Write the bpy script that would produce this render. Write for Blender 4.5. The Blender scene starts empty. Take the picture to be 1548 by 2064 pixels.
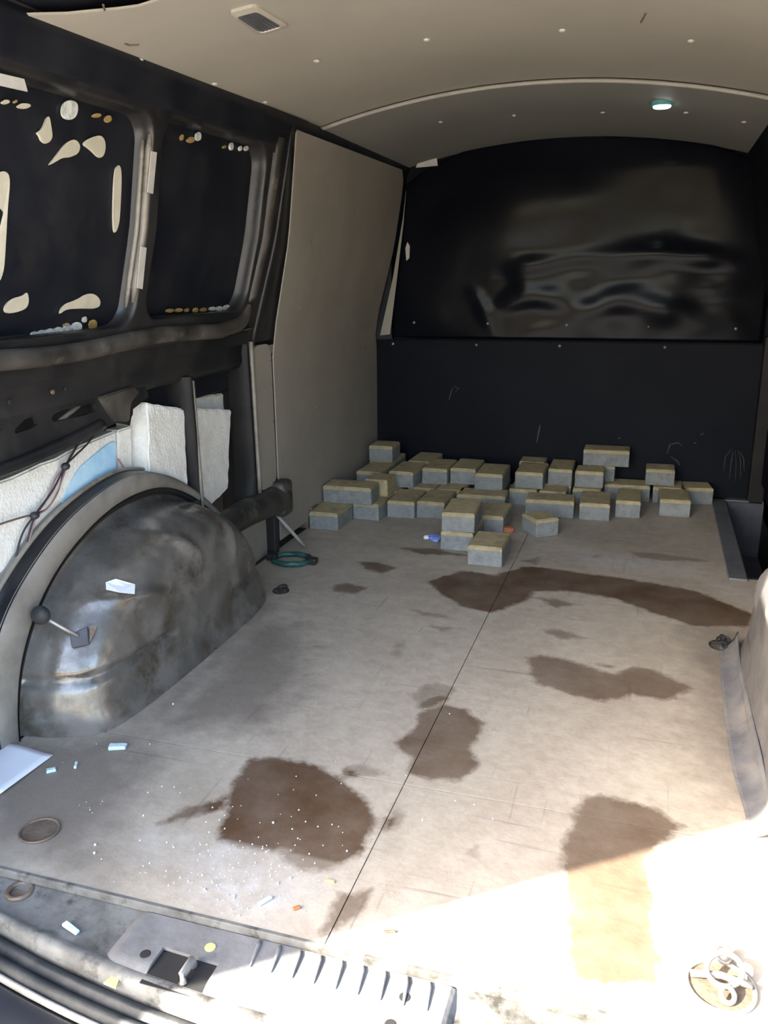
import bpy, bmesh, math, random
import numpy as np
from mathutils import Vector, Matrix, noise as mnoise
from mathutils.bvhtree import BVHTree

random.seed(7)
scene = bpy.context.scene
COL = scene.collection

# ------------------------------------------------------------------ camera
# metres; x right, y towards the bulkhead, z up; floor top at z = 0, rear floor edge at y = 0
CAM = np.array([0.35862, -0.8428, 0.86])
ROT = np.array([[0.95353038, -0.07394655, 0.2920817],
                [0.30112674, 0.26646467, -0.91559777],
                [-0.01012416, 0.9610039, 0.27634944]])
FPX = 1690.56
cam_data = bpy.data.cameras.new('camera')
cam_data.sensor_fit = 'HORIZONTAL'
cam_data.sensor_width = 36.0
cam_data.lens = 36.0 * FPX / 1548.0
cam_data.clip_start = 0.02
cam = bpy.data.objects.new('camera', cam_data)
M4 = Matrix([list(ROT[i]) + [CAM[i]] for i in range(3)] + [[0, 0, 0, 1]])
cam.matrix_world = M4
COL.objects.link(cam)
scene.camera = cam

# ------------------------------------------------------------------ world, sun, exposure
SUN_HEAD = (0.798, 0.603)          # horizontal heading of the sunlight
SUN_EL = math.radians(32)
world = bpy.data.worlds.new('world')
scene.world = world
world.use_nodes = True
nt = world.node_tree
nt.nodes.clear()
sky = nt.nodes.new('ShaderNodeTexSky')
sky.sky_type = 'NISHITA'
sky.sun_disc = False
sky.sun_elevation = SUN_EL
sky.sun_rotation = math.atan2(-SUN_HEAD[0], -SUN_HEAD[1])
sky.dust_density = 3.0
sky.air_density = 1.0
bg = nt.nodes.new('ShaderNodeBackground')
bg.inputs['Strength'].default_value = 0.30
wo = nt.nodes.new('ShaderNodeOutputWorld')
nt.links.new(sky.outputs[0], bg.inputs[0])
nt.links.new(bg.outputs[0], wo.inputs[0])

sun_data = bpy.data.lights.new('sun', 'SUN')
sun_data.energy = 8.0
sun_data.angle = math.radians(0.6)
sun_data.color = (1.0, 0.93, 0.80)
sun = bpy.data.objects.new('sun', sun_data)
sdir = Vector((SUN_HEAD[0] * math.cos(SUN_EL), SUN_HEAD[1] * math.cos(SUN_EL), -math.sin(SUN_EL)))
sun.rotation_euler = sdir.to_track_quat('-Z', 'Y').to_euler()
sun.location = (-4, -4, 4)
COL.objects.link(sun)

vs = scene.view_settings
vs.view_transform = 'Standard'
vs.look = 'None'
vs.exposure = 2.35
vs.gamma = 1.0
vs.use_curve_mapping = False

# ------------------------------------------------------------------ helpers: places
def ray(p):
    return ROT @ np.array([p[0] - 774.0, -(p[1] - 1032.0), -FPX])
def on(p, ax, v):
    r = ray(p)
    return CAM + r * ((v - CAM[ax]) / r[ax])
def fl(px, py, z=0.0):
    return on((px, py), 2, z)
WZ = [-0.3, 0.62, 0.70, 0.95, 1.15, 1.28, 1.5]
WX = [-0.75, -0.75, -0.735, -0.665, -0.628, -0.605, -0.57]
def xw(z):
    return float(np.interp(z, WZ, WX))
def onwall(px, py, off=0.0):
    z = 0.9
    for _ in range(12):
        q = on((px, py), 0, xw(z) + off)
        z = q[2]
    return q
def zc(x, y):
    c = float(np.interp(y, [0, 1.65, 2.55], [1.352, 1.346, 1.330]))
    k = float(np.interp(y, [.3, .95, 1.5, 2.55], [.106, .092, .078, .075]))
    return c - k * (x / 0.6) ** 2
def onceil(px, py, off=0.0):
    x, y = 0.0, 1.0
    for _ in range(25):
        q = on((px, py), 2, zc(x, y) + off)
        x, y = max(-.65, min(.65, q[0])), max(0, min(2.6, q[1]))
    return q

# ------------------------------------------------------------------ helpers: materials
MATS = {}
def pm(name, c1, c2=None, scale=8.0, rough=0.6, metal=0.0, bump=0.0, bscale=None, c3=None, scale3=2.0,
       thr=(0.4, 0.65), rough2=None, spec=0.5, thr3=(0.5, 0.7), coat=0.0):
    if name in MATS:
        return MATS[name]
    m = bpy.data.materials.new(name)
    m.use_nodes = True
    t = m.node_tree
    b = t.nodes['Principled BSDF']
    b.inputs['Metallic'].default_value = metal
    b.inputs['Roughness'].default_value = rough
    b.inputs['Specular IOR Level'].default_value = spec
    b.inputs['Coat Weight'].default_value = coat
    geo = t.nodes.new('ShaderNodeNewGeometry')
    col = None
    if c2 is not None:
        n = t.nodes.new('ShaderNodeTexNoise')
        n.inputs['Scale'].default_value = scale
        n.inputs['Detail'].default_value = 6
        n.inputs['Roughness'].default_value = 0.65
        t.links.new(geo.outputs['Position'], n.inputs['Vector'])
        mr = t.nodes.new('ShaderNodeMapRange')
        mr.inputs[1].default_value, mr.inputs[2].default_value = thr
        t.links.new(n.outputs['Fac'], mr.inputs[0])
        mx = t.nodes.new('ShaderNodeMixRGB')
        mx.inputs[1].default_value = (*c1, 1)
        mx.inputs[2].default_value = (*c2, 1)
        t.links.new(mr.outputs[0], mx.inputs[0])
        col = mx.outputs[0]
        if rough2 is not None:
            rr = t.nodes.new('ShaderNodeMapRange')
            rr.inputs[3].default_value, rr.inputs[4].default_value = rough, rough2
            t.links.new(mr.outputs[0], rr.inputs[0])
            t.links.new(rr.outputs[0], b.inputs['Roughness'])
    if c3 is not None:
        n3 = t.nodes.new('ShaderNodeTexNoise')
        n3.inputs['Scale'].default_value = scale3
        n3.inputs['Detail'].default_value = 8
        n3.inputs['Roughness'].default_value = 0.7
        t.links.new(geo.outputs['Position'], n3.inputs['Vector'])
        m3 = t.nodes.new('ShaderNodeMapRange')
        m3.inputs[1].default_value, m3.inputs[2].default_value = thr3
        t.links.new(n3.outputs['Fac'], m3.inputs[0])
        x3 = t.nodes.new('ShaderNodeMixRGB')
        t.links.new(m3.outputs[0], x3.inputs[0])
        if col is not None:
            t.links.new(col, x3.inputs[1])
        else:
            x3.inputs[1].default_value = (*c1, 1)
        x3.inputs[2].default_value = (*c3, 1)
        col = x3.outputs[0]
    if col is not None:
        t.links.new(col, b.inputs['Base Color'])
    else:
        b.inputs['Base Color'].default_value = (*c1, 1)
    if bump > 0:
        nb = t.nodes.new('ShaderNodeTexNoise')
        nb.inputs['Scale'].default_value = bscale or scale * 4
        nb.inputs['Detail'].default_value = 5
        t.links.new(geo.outputs['Position'], nb.inputs['Vector'])
        bp = t.nodes.new('ShaderNodeBump')
        bp.inputs['Strength'].default_value = bump
        bp.inputs['Distance'].default_value = 0.01
        t.links.new(nb.outputs['Fac'], bp.inputs['Height'])
        t.links.new(bp.outputs[0], b.inputs['Normal'])
    MATS[name] = m
    return m

def emat(name, col, strength):
    m = bpy.data.materials.new(name)
    m.use_nodes = True
    b = m.node_tree.nodes['Principled BSDF']
    b.inputs['Base Color'].default_value = (*col, 1)
    b.inputs['Emission Color'].default_value = (*col, 1)
    b.inputs['Emission Strength'].default_value = strength
    return m

m_black = pm('black_paint', (0.0075, 0.0088, 0.0135), (0.013, 0.014, 0.0185), 5, 0.42, bump=0.04, rough2=0.6, c3=(0.03, 0.027, 0.025), scale3=3, thr3=(0.58, 0.8), spec=0.35)
m_frame = pm('frame_paint', (0.014, 0.0138, 0.015), (0.028, 0.026, 0.025), 6, 0.30, bump=0.03, rough2=0.5, c3=(0.06, 0.052, 0.045), scale3=4, thr3=(0.58, 0.85))
m_dusty = pm('dusty_paint', (0.032, 0.028, 0.024), (0.09, 0.078, 0.064), 7, 0.38, bump=0.06, rough2=0.7, c3=(0.20, 0.18, 0.155), scale3=9, thr3=(0.56, 0.76))
m_bead = pm('glint_bead', (0.20, 0.175, 0.145), (0.30, 0.265, 0.22), 14, 0.25, bump=0.03, rough2=0.5)  # bead highlights put into the pale base colour; also on small hardware
m_skin = pm('outer_skin_black', (0.014, 0.014, 0.016), (0.022, 0.022, 0.024), 3, 0.5, bump=0.02)
m_arch = pm('arch_paint', (0.24, 0.22, 0.195), (0.13, 0.118, 0.10), 9, 0.18, bump=0.05, bscale=30, rough2=0.42, c3=(0.095, 0.075, 0.053), scale3=12, thr3=(0.48, 0.64), thr=(0.42, 0.62), spec=0.9, metal=0.4)
m_arch2 = pm('arch_paint_dusty', (0.13, 0.122, 0.122), (0.085, 0.08, 0.08), 8, 0.45, bump=0.08, bscale=20, rough2=0.6, c3=(0.18, 0.165, 0.15), scale3=5)
m_ringp = pm('arch_ring_paint', (0.27, 0.245, 0.21), (0.15, 0.134, 0.112), 7, 0.30, bump=0.05, rough2=0.6)
m_board = pm('lining_board', (0.34, 0.305, 0.255), (0.29, 0.26, 0.215), 2.2, 0.5, bump=0.03, bscale=60, c3=(0.21, 0.18, 0.15), scale3=16, thr3=(0.66, 0.74), rough2=0.6)
m_head = pm('headliner_board', (0.375, 0.347, 0.29), (0.33, 0.306, 0.257), 1.6, 0.55, bump=0.03, bscale=50, c3=(0.31, 0.285, 0.235), scale3=7, thr3=(0.6, 0.8))
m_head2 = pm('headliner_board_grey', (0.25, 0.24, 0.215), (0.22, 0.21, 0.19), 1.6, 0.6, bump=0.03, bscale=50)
m_headtrim = pm('headliner_edge', (0.36, 0.335, 0.285), (0.31, 0.29, 0.25), 20, 0.5)
m_screw = pm('plastic_screw', (0.62, 0.60, 0.54), (0.5, 0.48, 0.43), 40, 0.45)
m_rivet = pm('steel_rivet', (0.45, 0.45, 0.46), (0.3, 0.3, 0.31), 60, 0.35, metal=0.6)
m_sheet = pm('glossy_sheet', (0.0022, 0.0029, 0.0055), (0.004, 0.0048, 0.008), 2, 0.16, rough2=0.26, bump=0.02, bscale=9, spec=0.085)
m_bulk = pm('bulkhead_paint', (0.0036, 0.0046, 0.0082), (0.006, 0.007, 0.0105), 4, 0.6, spec=0.12, bump=0.06, bscale=40, c3=(0.03, 0.026, 0.022), scale3=14, thr3=(0.70, 0.78))
m_foam = pm('polystyrene', (0.84, 0.82, 0.75), (0.74, 0.71, 0.63), 22, 0.85, bump=0.35, bscale=160, c3=(0.90, 0.89, 0.84), scale3=9)
m_film = pm('blue_foam_film', (0.30, 0.58, 0.80), (0.52, 0.74, 0.88), 9, 0.5, bump=0.2, bscale=40, thr=(0.35, 0.6))
m_glint = pm('pillar_glint', (0.55, 0.55, 0.57), (0.45, 0.44, 0.44), 10, 0.3, metal=0.7)  # sky reflection on the flange put into a pale metal colour
m_post = pm('post_paint', (0.010, 0.0092, 0.009), (0.018, 0.016, 0.015), 9, 0.55, spec=0.25)
m_wire_b = pm('wire_black', (0.03, 0.028, 0.035), rough=0.5)
m_wire_r = pm('wire_red', (0.30, 0.17, 0.17), rough=0.5)
m_wire_g = pm('wire_brown', (0.15, 0.10, 0.09), rough=0.5)
m_glue = pm('beige_adhesive', (0.56, 0.51, 0.40), (0.48, 0.44, 0.34), 30, 0.6, bump=0.1, bscale=60)
m_gluew = pm('white_adhesive', (0.66, 0.67, 0.66), (0.45, 0.42, 0.34), 70, 0.6, bump=0.3, bscale=90)
m_glueo = pm('amber_adhesive', (0.42, 0.28, 0.10), (0.25, 0.16, 0.06), 80, 0.5, bump=0.3, bscale=90)
m_tape = pm('pale_tape', (0.55, 0.52, 0.47), (0.48, 0.45, 0.41), 30, 0.6)
m_paper = pm('white_paper', (0.78, 0.78, 0.80), (0.74, 0.74, 0.76), 12, 0.7)
m_paver_s = pm('paver_grey', (0.26, 0.265, 0.25), (0.20, 0.204, 0.196), 45, 0.9, bump=0.5, bscale=220, c3=(0.32, 0.326, 0.305), scale3=14)
m_paver_t = pm('paver_yellow', (0.50, 0.40, 0.215), (0.38, 0.305, 0.17), 35, 0.9, bump=0.5, bscale=220, c3=(0.24, 0.19, 0.125), scale3=11, thr3=(0.55, 0.72))
m_steel = pm('dull_steel', (0.42, 0.40, 0.36), (0.30, 0.27, 0.23), 30, 0.4, metal=0.5, bump=0.05)
m_rust = pm('rusty_steel', (0.14, 0.10, 0.07), (0.22, 0.165, 0.12), 40, 0.55, metal=0.3, bump=0.2)
m_sill = pm('sill_metal', (0.17, 0.165, 0.15), (0.075, 0.07, 0.062), 11, 0.5, bump=0.2, bscale=60, rough2=0.7, c3=(0.035, 0.032, 0.028), scale3=24, thr3=(0.52, 0.68), spec=0.3)
m_cover = pm('latch_cover_plastic', (0.19, 0.185, 0.18), (0.12, 0.115, 0.11), 14, 0.5, bump=0.1, bscale=80, c3=(0.07, 0.065, 0.06), scale3=25, thr3=(0.55, 0.72), spec=0.3)
m_rubber = pm('seal_rubber', (0.018, 0.021, 0.023), (0.045, 0.045, 0.043), 18, 0.5, bump=0.15, bscale=60, spec=0.3)
m_bumper = pm('bumper_paint', (0.022, 0.023, 0.028), (0.03, 0.031, 0.036), 20, 0.35)
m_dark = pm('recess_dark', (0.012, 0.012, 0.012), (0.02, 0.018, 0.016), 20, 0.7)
m_stepm = pm('step_well_metal', (0.11, 0.108, 0.12), (0.075, 0.074, 0.083), 9, 0.65, bump=0.05, spec=0.2)
m_strip = pm('edge_strip_metal', (0.15, 0.15, 0.155), (0.10, 0.10, 0.107), 12, 0.4, bump=0.05)
m_mat = pm('floor_cove_vinyl', (0.17, 0.165, 0.165), (0.10, 0.10, 0.107), 10, 0.45, bump=0.25, bscale=14, rough2=0.6, c3=(0.24, 0.215, 0.185), scale3=7)
m_green = pm('green_coated_steel', (0.03, 0.13, 0.10), (0.015, 0.03, 0.03), 40, 0.45)
m_stick = pm('pale_stick', (0.42, 0.38, 0.34), (0.33, 0.30, 0.27), 40, 0.6)
m_orange = pm('orange_shard', (0.50, 0.17, 0.06), (0.40, 0.13, 0.05), 60, 0.6)
m_blue = pm('blue_plastic', (0.12, 0.18, 0.55), (0.25, 0.33, 0.65), 60, 0.35)
m_chip = pm('pale_blue_foam', (0.50, 0.66, 0.72), (0.62, 0.74, 0.78), 80, 0.7, bump=0.3, bscale=200)
m_yellow = pm('yellow_scrap', (0.62, 0.50, 0.20), (0.5, 0.4, 0.16), 60, 0.6)
m_lens = pm('lamp_lens_grey', (0.10, 0.105, 0.115), (0.08, 0.083, 0.09), 60, 0.25)
m_lampframe = pm('lamp_frame_cream', (0.42, 0.39, 0.32), (0.36, 0.335, 0.28), 30, 0.4)
m_teal = pm('spot_rim', (0.10, 0.32, 0.32), (0.12, 0.36, 0.35), 30, 0.3)
m_door = pm('door_paint', (0.03, 0.03, 0.034), (0.04, 0.04, 0.044), 6, 0.35)
m_ground = pm('yard_concrete', (0.44, 0.41, 0.36), (0.36, 0.335, 0.30), 1.5, 0.9, bump=0.2)
m_crumb = pm('white_crumbs', (0.72, 0.72, 0.70), (0.60, 0.60, 0.58), 100, 0.8)
m_scratch = pm('scratch_marks', (0.07, 0.066, 0.062), (0.035, 0.033, 0.031), 60, 0.6)

# ------------------------------------------------------------------ helpers: objects
def obj(name, me, mat=None, parent=None, smooth=False):
    if isinstance(me, bmesh.types.BMesh):
        bm = me
        me = bpy.data.meshes.new(name)
        bm.normal_update()
        bm.to_mesh(me)
        bm.free()
    o = bpy.data.objects.new(name, me)
    COL.objects.link(o)
    if mat is not None and len(me.materials) == 0:
        me.materials.append(mat)
    if smooth:
        me.polygons.foreach_set('use_smooth', [True] * len(me.polygons))
    if parent is not None:
        o.parent = parent
        o.matrix_parent_inverse = Matrix.Translation(-Vector(parent.location)) if parent.type == 'EMPTY' else Matrix()
    return o
def tag(o, label, cat, group=None):
    o['label'] = label
    o['category'] = cat
    if group:
        o['group'] = group
    return o
def struct(o, label=None):
    o['kind'] = 'structure'
    if label:
        o['label'] = label
    return o
def empty(name, loc):
    o = bpy.data.objects.new(name, None)
    o.empty_display_size = 0.05
    o.location = Vector([float(v) for v in loc])
    COL.objects.link(o)
    return o
def box(bm, x0, x1, y0, y1, z0, z1, bev=0.0, seg=2):
    r = bmesh.ops.create_cube(bm, size=1.0)
    vsn = r['verts']
    for v in vsn:
        v.co = Vector((x0 + (v.co.x + .5) * (x1 - x0), y0 + (v.co.y + .5) * (y1 - y0), z0 + (v.co.z + .5) * (z1 - z0)))
    if bev > 0:
        es = list({e for v in vsn for e in v.link_edges})
        bmesh.ops.bevel(bm, geom=es, offset=bev, segments=seg, profile=0.5, affect='EDGES')
    return vsn
def bxm(*a, **k):
    bm = bmesh.new()
    box(bm, *a, **k)
    return bm
def tube(bm, pts, r, n=10, cap=True):
    """sweep a circle (radius number or list) along pts"""
    pts = [Vector([float(c) for c in p]) for p in pts]
    rs = r if isinstance(r, (list, tuple)) else [r] * len(pts)
    rings = []
    up = Vector((0.13, 0.31, 0.94))
    for i, p in enumerate(pts):
        d = (pts[min(i + 1, len(pts) - 1)] - pts[max(i - 1, 0)]).normalized()
        a = d.cross(up)
        if a.length < 1e-3:
            a = d.cross(Vector((1, 0, 0)))
        a.normalize()
        b = d.cross(a).normalized()
        rings.append([bm.verts.new(p + (a * math.cos(t) + b * math.sin(t)) * rs[i]) for t in [2 * math.pi * k / n for k in range(n)]])
    for i in range(len(rings) - 1):
        for k in range(n):
            bm.faces.new((rings[i][k], rings[i][(k + 1) % n], rings[i + 1][(k + 1) % n], rings[i + 1][k]))
    if cap:
        bm.faces.new(rings[0][::-1])
        bm.faces.new(rings[-1])
    return bm
def torus(bm, c, R, r, ax=(0, 0, 1), n=32, k=8, a0=0, a1=2 * math.pi, sq=1.0):
    ax = Vector(ax).normalized()
    u = ax.orthogonal().normalized()
    w = ax.cross(u)
    full = abs(a1 - a0 - 2 * math.pi) < 1e-6
    rings = []
    m = n if full else n + 1
    for i in range(m):
        t = a0 + (a1 - a0) * i / n
        d = u * math.cos(t) + w * math.sin(t) * sq
        p = Vector([float(q) for q in c]) + d * R
        dn = (u * math.cos(t) + w * math.sin(t)).normalized()
        rings.append([bm.verts.new(p + (dn * math.cos(s) + ax * math.sin(s)) * r) for s in [2 * math.pi * j / k for j in range(k)]])
    for i in range(n if full else n):
        A, B = rings[i], rings[(i + 1) % m]
        for j in range(k):
            bm.faces.new((A[j], A[(j + 1) % k], B[(j + 1) % k], B[j]))
    if not full:
        bm.faces.new(rings[0][::-1])
        bm.faces.new(rings[-1])
    return bm
def disc(bm, c, r, h, ax=(0, 0, 1), n=16, dome=0.0):
    ax = Vector(ax).normalized()
    u = ax.orthogonal().normalized()
    w = ax.cross(u)
    c = Vector([float(q) for q in c])
    lev = [(1.0, 0.0), (1.0, h * .7), (.85, h)]
    rings = [[bm.verts.new(c + (u * math.cos(2 * math.pi * i / n) + w * math.sin(2 * math.pi * i / n)) * r * s + ax * q) for i in range(n)] for s, q in lev]
    for a, b in zip(rings, rings[1:]):
        for i in range(n):
            bm.faces.new((a[i], a[(i + 1) % n], b[(i + 1) % n], b[i]))
    bm.faces.new(rings[0][::-1])
    top = bm.verts.new(c + ax * (h + dome))
    for i in range(n):
        bm.faces.new((rings[-1][i], rings[-1][(i + 1) % n], top))
    return bm
def grid_mesh(bm, P, close_u=False):
    """P[i][j] of points -> quads"""
    V = [[bm.verts.new(Vector([float(c) for c in p])) for p in row] for row in P]
    nu = len(V)
    for i in range(nu if close_u else nu - 1):
        A, B = V[i], V[(i + 1) % nu]
        for j in range(len(A) - 1):
            try:
                bm.faces.new((A[j], A[j + 1], B[j + 1], B[j]))
            except ValueError:
                pass
    return V
def slab(pts, nrm, th):
    """closed polygon slab: pts 3D ring extruded by nrm*th"""
    bm = bmesh.new()
    n = Vector([float(c) for c in nrm]).normalized() * th
    A = [bm.verts.new(Vector([float(c) for c in p])) for p in pts]
    B = [bm.verts.new(v.co + n) for v in A]
    bm.faces.new(A)
    bm.faces.new(B[::-1])
    for i in range(len(A)):
        j = (i + 1) % len(A)
        bm.faces.new((A[i], B[i], B[j], A[j]))
    bmesh.ops.recalc_face_normals(bm, faces=bm.faces[:])
    return bm
def solidify(bm, th, direction):
    d = Vector(direction) * th
    f = bm.faces[:]
    r = bmesh.ops.extrude_face_region(bm, geom=f)
    bmesh.ops.translate(bm, verts=[g for g in r['geom'] if isinstance(g, bmesh.types.BMVert)], vec=d)
    bmesh.ops.recalc_face_normals(bm, faces=bm.faces[:])
    return bm
def smooth_loop(pts, it=2):
    for _ in range(it):
        q = []
        for i in range(len(pts)):
            a, b = np.array(pts[i], float), np.array(pts[(i + 1) % len(pts)], float)
            q += [a * .75 + b * .25, a * .25 + b * .75]
        pts = q
    return pts
def catmull(pts, n=8):
    P = [np.array(p, float) for p in pts]
    P = [2 * P[0] - P[1]] + P + [2 * P[-1] - P[-2]]
    out = []
    for i in range(1, len(P) - 2):
        for k in range(n):
            t = k / n
            out.append(.5 * ((2 * P[i]) + (-P[i - 1] + P[i + 1]) * t + (2 * P[i - 1] - 5 * P[i] + 4 * P[i + 1] - P[i + 2]) * t * t + (-P[i - 1] + 3 * P[i] - 3 * P[i + 1] + P[i + 2]) * t ** 3))
    out.append(P[-2])
    return out

# ================================================================== FLOOR
def poly_sd(X, Y, poly):
    """signed distance (negative inside) of points to a polygon"""
    n = len(poly)
    d = np.full(X.shape, 1e9)
    s = np.ones(X.shape)
    for i in range(n):
        ax, ay = poly[i]
        bx, by = poly[i - 1]
        ex, ey = bx - ax, by - ay
        wx, wy = X - ax, Y - ay
        t = np.clip((wx * ex + wy * ey) / (ex * ex + ey * ey + 1e-12), 0, 1)
        d = np.minimum(d, (wx - ex * t) ** 2 + (wy - ey * t) ** 2)
        c1, c2, c3 = Y >= ay, Y < by, ex * wy > ey * wx
        s = np.where((c1 & c2 & c3) | (~c1 & ~c2 & ~c3), -s, s)
    return s * np.sqrt(d)
STAINS = [  # outlines of the oil and damp stains, (outline in picture coordinates on the floor, strength)
    ([(470, 1575), (500, 1530), (560, 1525), (640, 1540), (680, 1565), (740, 1610), (757, 1650), (745, 1695), (705, 1715), (650, 1705), (600, 1690), (540, 1680), (480, 1670), (447, 1655), (460, 1600)], 1.0),
    ([(445, 1640), (500, 1660), (740, 1690), (735, 1710), (700, 1738), (650, 1758), (605, 1755), (565, 1722), (480, 1708), (437, 1692)], .62),
    ([(455, 1605), (380, 1628), (318, 1660), (380, 1650), (460, 1634)], .75),
    ([(840, 1440), (890, 1418), (940, 1430), (972, 1455), (965, 1490), (945, 1510), (962, 1540), (930, 1570), (870, 1572), (818, 1560), (830, 1530), (795, 1498), (832, 1475)], .85),
    ([(825, 1400), (850, 1385), (880, 1375), (922, 1386), (900, 1412), (880, 1425), (850, 1428)], .45),
    ([(1058, 1325), (1090, 1320), (1160, 1335), (1240, 1358), (1280, 1342), (1330, 1355), (1402, 1390), (1340, 1412), (1275, 1400), (1220, 1416), (1150, 1402), (1090, 1382), (1065, 1355)], .8),
    ([(860, 1172), (930, 1150), (1000, 1160), (1050, 1142), (1085, 1143), (1250, 1165), (1400, 1190), (1525, 1240), (1505, 1263), (1400, 1262), (1330, 1240), (1240, 1207), (1150, 1192), (1080, 1192), (1050, 1215), (990, 1236), (930, 1222), (890, 1198)], .95),
    ([(1180, 1605), (1230, 1602), (1330, 1635), (1390, 1665), (1340, 1690), (1305, 1740), (1322, 1850), (1337, 1990), (1145, 1985), (1140, 1850), (1130, 1730), (1150, 1650)], .85),
    ([(680, 1800), (747, 1795), (732, 1845), (640, 1890), (662, 1850)], .75),
    ([(720, 1132), (760, 1133), (802, 1145), (770, 1158), (735, 1146)], .8),
    ([(672, 1178), (700, 1176), (742, 1185), (722, 1198), (670, 1192)], .75),
    ([(808, 1104), (880, 1106), (940, 1120), (850, 1117)], .85),
    ([(1078, 1204), (1120, 1208), (1175, 1220), (1120, 1226)], .7),
    ([(1088, 1268), (1130, 1270), (1185, 1285), (1135, 1291)], .65),
    ([(795, 1620), (815, 1645), (800, 1668), (772, 1680), (780, 1650)], .5),
    ([(690, 1545), (730, 1540), (785, 1560), (740, 1565), (700, 1568)], .45),
    ([(1270, 1112), (1330, 1116), (1440, 1132), (1350, 1131), (1290, 1125)], .5),
    ([(825, 1228), (880, 1236), (905, 1245), (850, 1242)], .5),
    ([(870, 1262), (925, 1266), (890, 1272)], .45),
    ([(1190, 1338), (1240, 1342), (1230, 1348)], .5),
    ([(590, 1325), (640, 1328), (625, 1334)], .35), ([(630, 1300), (672, 1305), (650, 1310)], .35),
    ([(790, 1320), (800, 1300), (815, 1290), (805, 1325)], .3), ([(1050, 1130), (1090, 1122), (1080, 1140)], .6),
    ([(945, 1720), (962, 1705), (958, 1725)], .4), ([(600, 1355), (640, 1360), (615, 1364)], .3),
    ([(1180, 1120), (1215, 1118), (1205, 1126)], .4), ([(505, 1755), (540, 1748), (520, 1762)], .3),
]
SOIL = [  # grey, ground-in dirt along the left side and corner
    [(-60, 1500), (120, 1490), (260, 1470), (330, 1440), (320, 1530), (250, 1640), (230, 1700), (200, 1770), (60, 1740), (-60, 1715)],
    [(330, 1440), (520, 1250), (600, 1260), (610, 1380), (540, 1470), (300, 1480)],
    [(1390, 1260), (1500, 1270), (1520, 1620), (1470, 1600), (1400, 1480)],
    [(265, 1455), (520, 1215), (560, 1210), (470, 1330), (380, 1420), (330, 1470)],
    [(1400, 1290), (1500, 1280), (1540, 1500), (1530, 1600), (1440, 1560), (1430, 1420)],
]
DUST = [  # pale plaster dust on the rear left board
    [(380, 1690), (470, 1680), (560, 1730), (640, 1770), (620, 1850), (540, 1880), (450, 1860), (380, 1800)],
    [(300, 1680), (360, 1690), (330, 1740), (290, 1720)],
    [(1420, 1170), (1500, 1180), (1540, 1225), (1460, 1200)], [(1130, 1100), (1420, 1140), (1400, 1160), (1180, 1140)],
]
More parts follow.
